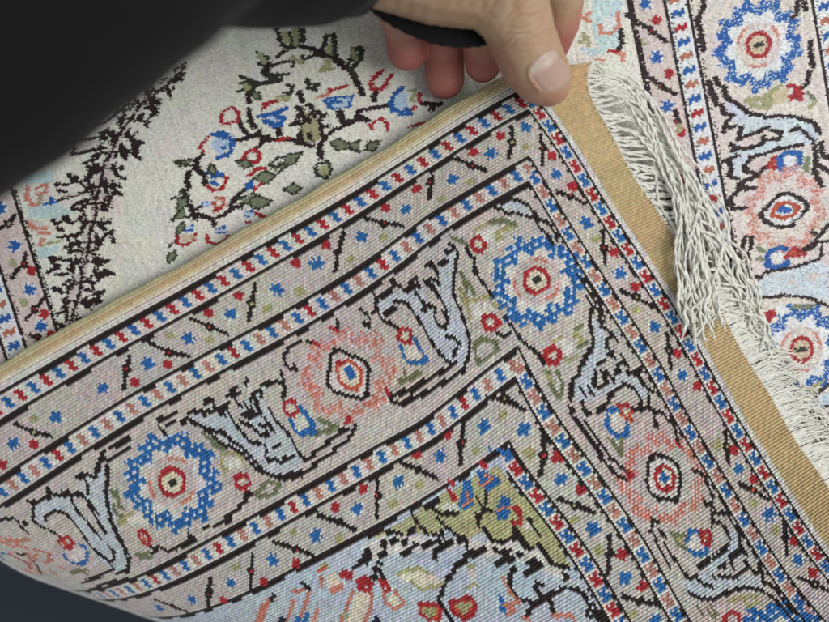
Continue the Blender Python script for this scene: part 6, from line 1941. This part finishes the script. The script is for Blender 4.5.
# creases across the thumb joint and folds running from the web of the thumb
ax = np.array([0.33, 0.944]); pr = hp @ ax; la = hp @ np.array([0.944, -0.33])
top = np.clip(no[:, 2] * 1.4, 0, 1) * (co[:, 2] > 0.024)
disp = np.zeros(nv)
near = np.exp(-((hp[:, 0] - 519) / 32) ** 2)
for s0, wd, am in ((199, 2.0, .00016), (205, 1.6, .00022), (210, 1.5, .00026), (215, 1.6, .00020), (221, 1.8, .00012), (183, 2.2, .00010), (190, 2.0, .00012)):
    jitter = 1.6 * np.sin(la / 5.0 + s0) + 1.0 * np.sin(la / 2.3)
    disp -= 1.9 * am * np.exp(-((pr - s0 - jitter) / wd) ** 2) * near
fold = hp @ np.array([0.80, 0.60])
for s0, am in ((396, .0005), (405, .00035), (414, .0004), (424, .0003), (380, .0002), (366, .0002)):
    wv = 2.5 * np.sin(hp[:, 1] / 9 + s0)
    disp -= 1.5 * am * np.exp(-((fold - s0 - wv) / 2.4) ** 2) * np.exp(-((hp[:, 1] - 8) / 26) ** 2) * (hp[:, 1] < 48)
# fine skin lines over the thumb and a raised fold of skin around the nail
disp += 0.00006 * np.sin(pr * 1.9 + 2.2 * np.sin(la / 3.1)) * np.sin(la / 7.0 + 0.6 * np.sin(pr / 4.0))
ns = (hp - np.array([550.5, 72.5])) @ np.array([0.62, 0.785]) / 16.0
nt_ = (hp - np.array([550.5, 72.5])) @ np.array([0.785, -0.62]) / 18.0
nr = (np.abs(ns) ** 3 + np.abs(nt_) ** 3) ** (1 / 3)
disp += 0.00045 * np.exp(-((nr - 1.13) / 0.10) ** 2) * (ns < 0.55)
disp -= 0.00025 * (nr < 0.98)
co = co + no * (disp * top)[:, None]
hand_me.vertices.foreach_set('co', co.astype(np.float32).ravel())
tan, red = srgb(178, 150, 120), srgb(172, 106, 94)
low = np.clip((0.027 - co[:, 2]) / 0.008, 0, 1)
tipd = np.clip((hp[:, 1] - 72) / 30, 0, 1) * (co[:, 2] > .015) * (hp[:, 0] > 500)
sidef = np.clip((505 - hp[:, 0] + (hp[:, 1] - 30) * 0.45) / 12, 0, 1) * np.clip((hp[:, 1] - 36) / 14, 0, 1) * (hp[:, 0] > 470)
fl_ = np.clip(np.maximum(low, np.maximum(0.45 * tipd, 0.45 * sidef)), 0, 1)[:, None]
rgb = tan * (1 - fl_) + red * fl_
at_ = hand_me.color_attributes.new('dye', 'FLOAT_COLOR', 'POINT')
at_.data.foreach_set('color', np.c_[rgb, np.ones(nv)].astype(np.float32).ravel())
hand_me.polygons.foreach_set('use_smooth', np.ones(len(hand_me.polygons), bool))
hand_me.update()

M_SKIN, nt, p = nodes_of('skin')
a = nt.nodes.new('ShaderNodeAttribute'); a.attribute_name = 'dye'
tc = nt.nodes.new('ShaderNodeTexCoord')
n1 = nt.nodes.new('ShaderNodeTexNoise'); n1.inputs['Scale'].default_value = 170; n1.inputs['Detail'].default_value = 8
n2 = nt.nodes.new('ShaderNodeTexVoronoi'); n2.inputs['Scale'].default_value = 1100; n2.feature = 'DISTANCE_TO_EDGE'
mx = nt.nodes.new('ShaderNodeMix'); mx.data_type = 'RGBA'; mx.blend_type = 'MULTIPLY'; mx.inputs[0].default_value = 0.85
cr = nt.nodes.new('ShaderNodeValToRGB'); cr.color_ramp.elements[0].position = .3; cr.color_ramp.elements[1].position = .7
cr.color_ramp.elements[0].color = (.84, .70, .64, 1); cr.color_ramp.elements[1].color = (1, 1, 1, 1)
for n in (n1, n2):
    nt.links.new(tc.outputs['Object'], n.inputs['Vector'])
nt.links.new(n1.outputs['Fac'], cr.inputs[0]); nt.links.new(a.outputs['Color'], mx.inputs[6]); nt.links.new(cr.outputs[0], mx.inputs[7])
nt.links.new(mx.outputs[2], p.inputs['Base Color'])
b = nt.nodes.new('ShaderNodeBump'); b.inputs['Strength'].default_value = 0.5; b.inputs['Distance'].default_value = 0.0004
nt.links.new(n2.outputs['Distance'], b.inputs['Height']); nt.links.new(b.outputs[0], p.inputs['Normal'])
p.inputs['Roughness'].default_value = 0.55
p.inputs['Subsurface Weight'].default_value = 0.15
p.inputs['Subsurface Radius'].default_value = (0.003, 0.001, 0.0006)
p.inputs['Subsurface Scale'].default_value = 0.6
person = link('person', hand_me, M_SKIN)
tag(person, 'hand from a black sleeve pinching the folded rug corner between thumb and fingers', 'person')

# thumbnail laid on the tip of the thumb
tree = BVHTree.FromPolygons([tuple(c) for c in co.astype(float)], [tuple(q.vertices) for q in hand_me.polygons])
nc, na, nb = np.array([550.5, 72.5]), np.array([0.62, 0.785]), np.array([0.785, -0.62])
NA, NB = 20, 24
V, rows = [], []
for i in range(NA + 1):
    s = -1 + 2 * i / NA
    half = 18.0 * (1 - max(0, s) ** 3 * 0.34) * (1 - max(0, -s - 0.55) ** 2 * 0.9)
    for j in range(NB + 1):
        t = -1 + 2 * j / NB
        pp = nc + na * (16.0 * s + (-3.5 * (1 - t * t) if s < 0 else 4.5 * (1 - t * t)) * abs(s)) + nb * half * t
        tgt = at(pp[0], pp[1], 0.0)
        o = np.array([0, 0, CAM_H]); d = tgt - o; d /= np.linalg.norm(d)
        hit = tree.ray_cast(Vector(o), Vector(d))
        loc, nrm = (np.array(hit[0]), np.array(hit[1])) if hit[0] else (at(pp[0], pp[1], 0.026), np.array([0, 0, 1.0]))
        rim = min(1 - abs(t), 1 - abs(s))
        V.append(loc + nrm * (0.00042 * min(1, rim * 6) - 0.00012))
ids = np.arange(len(V)).reshape(NA + 1, NB + 1)
F = np.stack([ids[:-1, :-1], ids[:-1, 1:], ids[1:, 1:], ids[1:, :-1]], -1).reshape(-1, 4)
sv_ = np.repeat(np.linspace(-1, 1, NA), NB)
tv_ = np.tile(np.linspace(-1, 1, NB), NA)
moon = np.clip((-0.22 - sv_ - 0.25 * tv_ ** 2) * 3, 0, 1)[:, None]
rgb = srgb(176, 145, 128) * (1 - moon) + srgb(190, 168, 154) * moon
nail = link('thumbnail', make_mesh('thumbnail', V, F, rgb), None, person)
M_NAIL, nt, p = nodes_of('nail')
a = nt.nodes.new('ShaderNodeAttribute'); a.attribute_name = 'dye'
nt.links.new(a.outputs['Color'], p.inputs['Base Color'])
p.inputs['Roughness'].default_value = 0.32
nail.data.materials.append(M_NAIL)

# black sleeve
M_SLEEVE, nt, p = nodes_of('black_jersey')
p.inputs['Base Color'].default_value = (0.009, 0.0085, 0.0085, 1)
p.inputs['Sheen Weight'].default_value = 0.04
p.inputs['Roughness'].default_value = 0.9
p.inputs['Specular IOR Level'].default_value = 0.1
tc = nt.nodes.new('ShaderNodeTexCoord')
wv = nt.nodes.new('ShaderNodeTexNoise'); wv.inputs['Scale'].default_value = 700
nt.links.new(tc.outputs['Object'], wv.inputs['Vector'])
b = nt.nodes.new('ShaderNodeBump'); b.inputs['Strength'].default_value = 0.4; b.inputs['Distance'].default_value = 0.0006
nt.links.new(wv.outputs['Fac'], b.inputs['Height']); nt.links.new(b.outputs[0], p.inputs['Normal'])
def sleeve(ctrl, sides=48, n=90):
    C = np.array([np.r_[at(c[0], c[1], c[2] / 1000), c[3] / 1000] for c in ctrl])
    cv = bez(C, n)
    v, f, _, _ = sweep(cv[:, :3], cv[:, 3], sides)
    cen = np.repeat(cv[:, :3], sides, 0)
    rad = v - cen
    s = np.repeat(np.linspace(0, 1, n), sides); a = np.tile(np.linspace(0, 2 * math.pi, sides, endpoint=False), n)
    wr = 1 + 0.03 * np.sin(s * 23 + 2 * np.sin(a * 2)) * (0.5 + 0.5 * np.sin(a + s * 9)) + 0.006 * np.sin(s * 61 + 3 * np.sin(a))
    return cen + rad * wr[:, None], f
FOREARM = [(-20, -128, 112, 29.5), (70, -116, 104, 29), (170, -110, 88, 28.5), (300, -106, 66, 30.5), (350, -99, 55, 27.5), (374, -96, 53, 25)]
UPPER_ARM = [(170, -192, 122, 30.5), (60, -110, 124, 33), (-140, 40, 122, 33.5), (-340, 190, 118, 34), (-520, 320, 112, 36)]
v, f = join([sleeve(FOREARM), sleeve(UPPER_ARM)])
link('sleeve', make_mesh('sleeve', v, f), M_SLEEVE, person)

# black band over the edge of the palm
path = bez([at(345, -30, 0.043), at(372, -1, 0.041), at(390, 14, 0.039), at(414, 27, 0.037), at(440, 36, 0.0355), at(466, 38.5, 0.034), at(487, 36, 0.032), at(503, 30, 0.027)], 90)
T = np.gradient(path, axis=0); T /= np.linalg.norm(T, axis=1)[:, None]
Nn = np.cross(T, [0, 0, 1]); Nn /= np.linalg.norm(Nn, axis=1)[:, None]
Up = np.cross(Nn, T)
prof = [(math.copysign(abs(math.cos(a)) ** 0.6, math.cos(a)) * 0.0026, math.copysign(abs(math.sin(a)) ** 0.6, math.sin(a)) * 0.0013) for a in np.linspace(0, 2 * math.pi, 20, endpoint=False)]
V = np.array([[path[i] + Nn[i] * x * (1 + .06 * math.sin(i * 1.1)) + Up[i] * y for x, y in prof] for i in range(len(path))]).reshape(-1, 3)
ids = np.arange(len(V)).reshape(len(path), 20); nx_ = np.roll(ids, -1, 1)
F = np.stack([ids[:-1], nx_[:-1], nx_[1:], ids[1:]], -1).reshape(-1, 4)
link('wrist_band', make_mesh('wrist_band', V, F), M_SLEEVE, person)
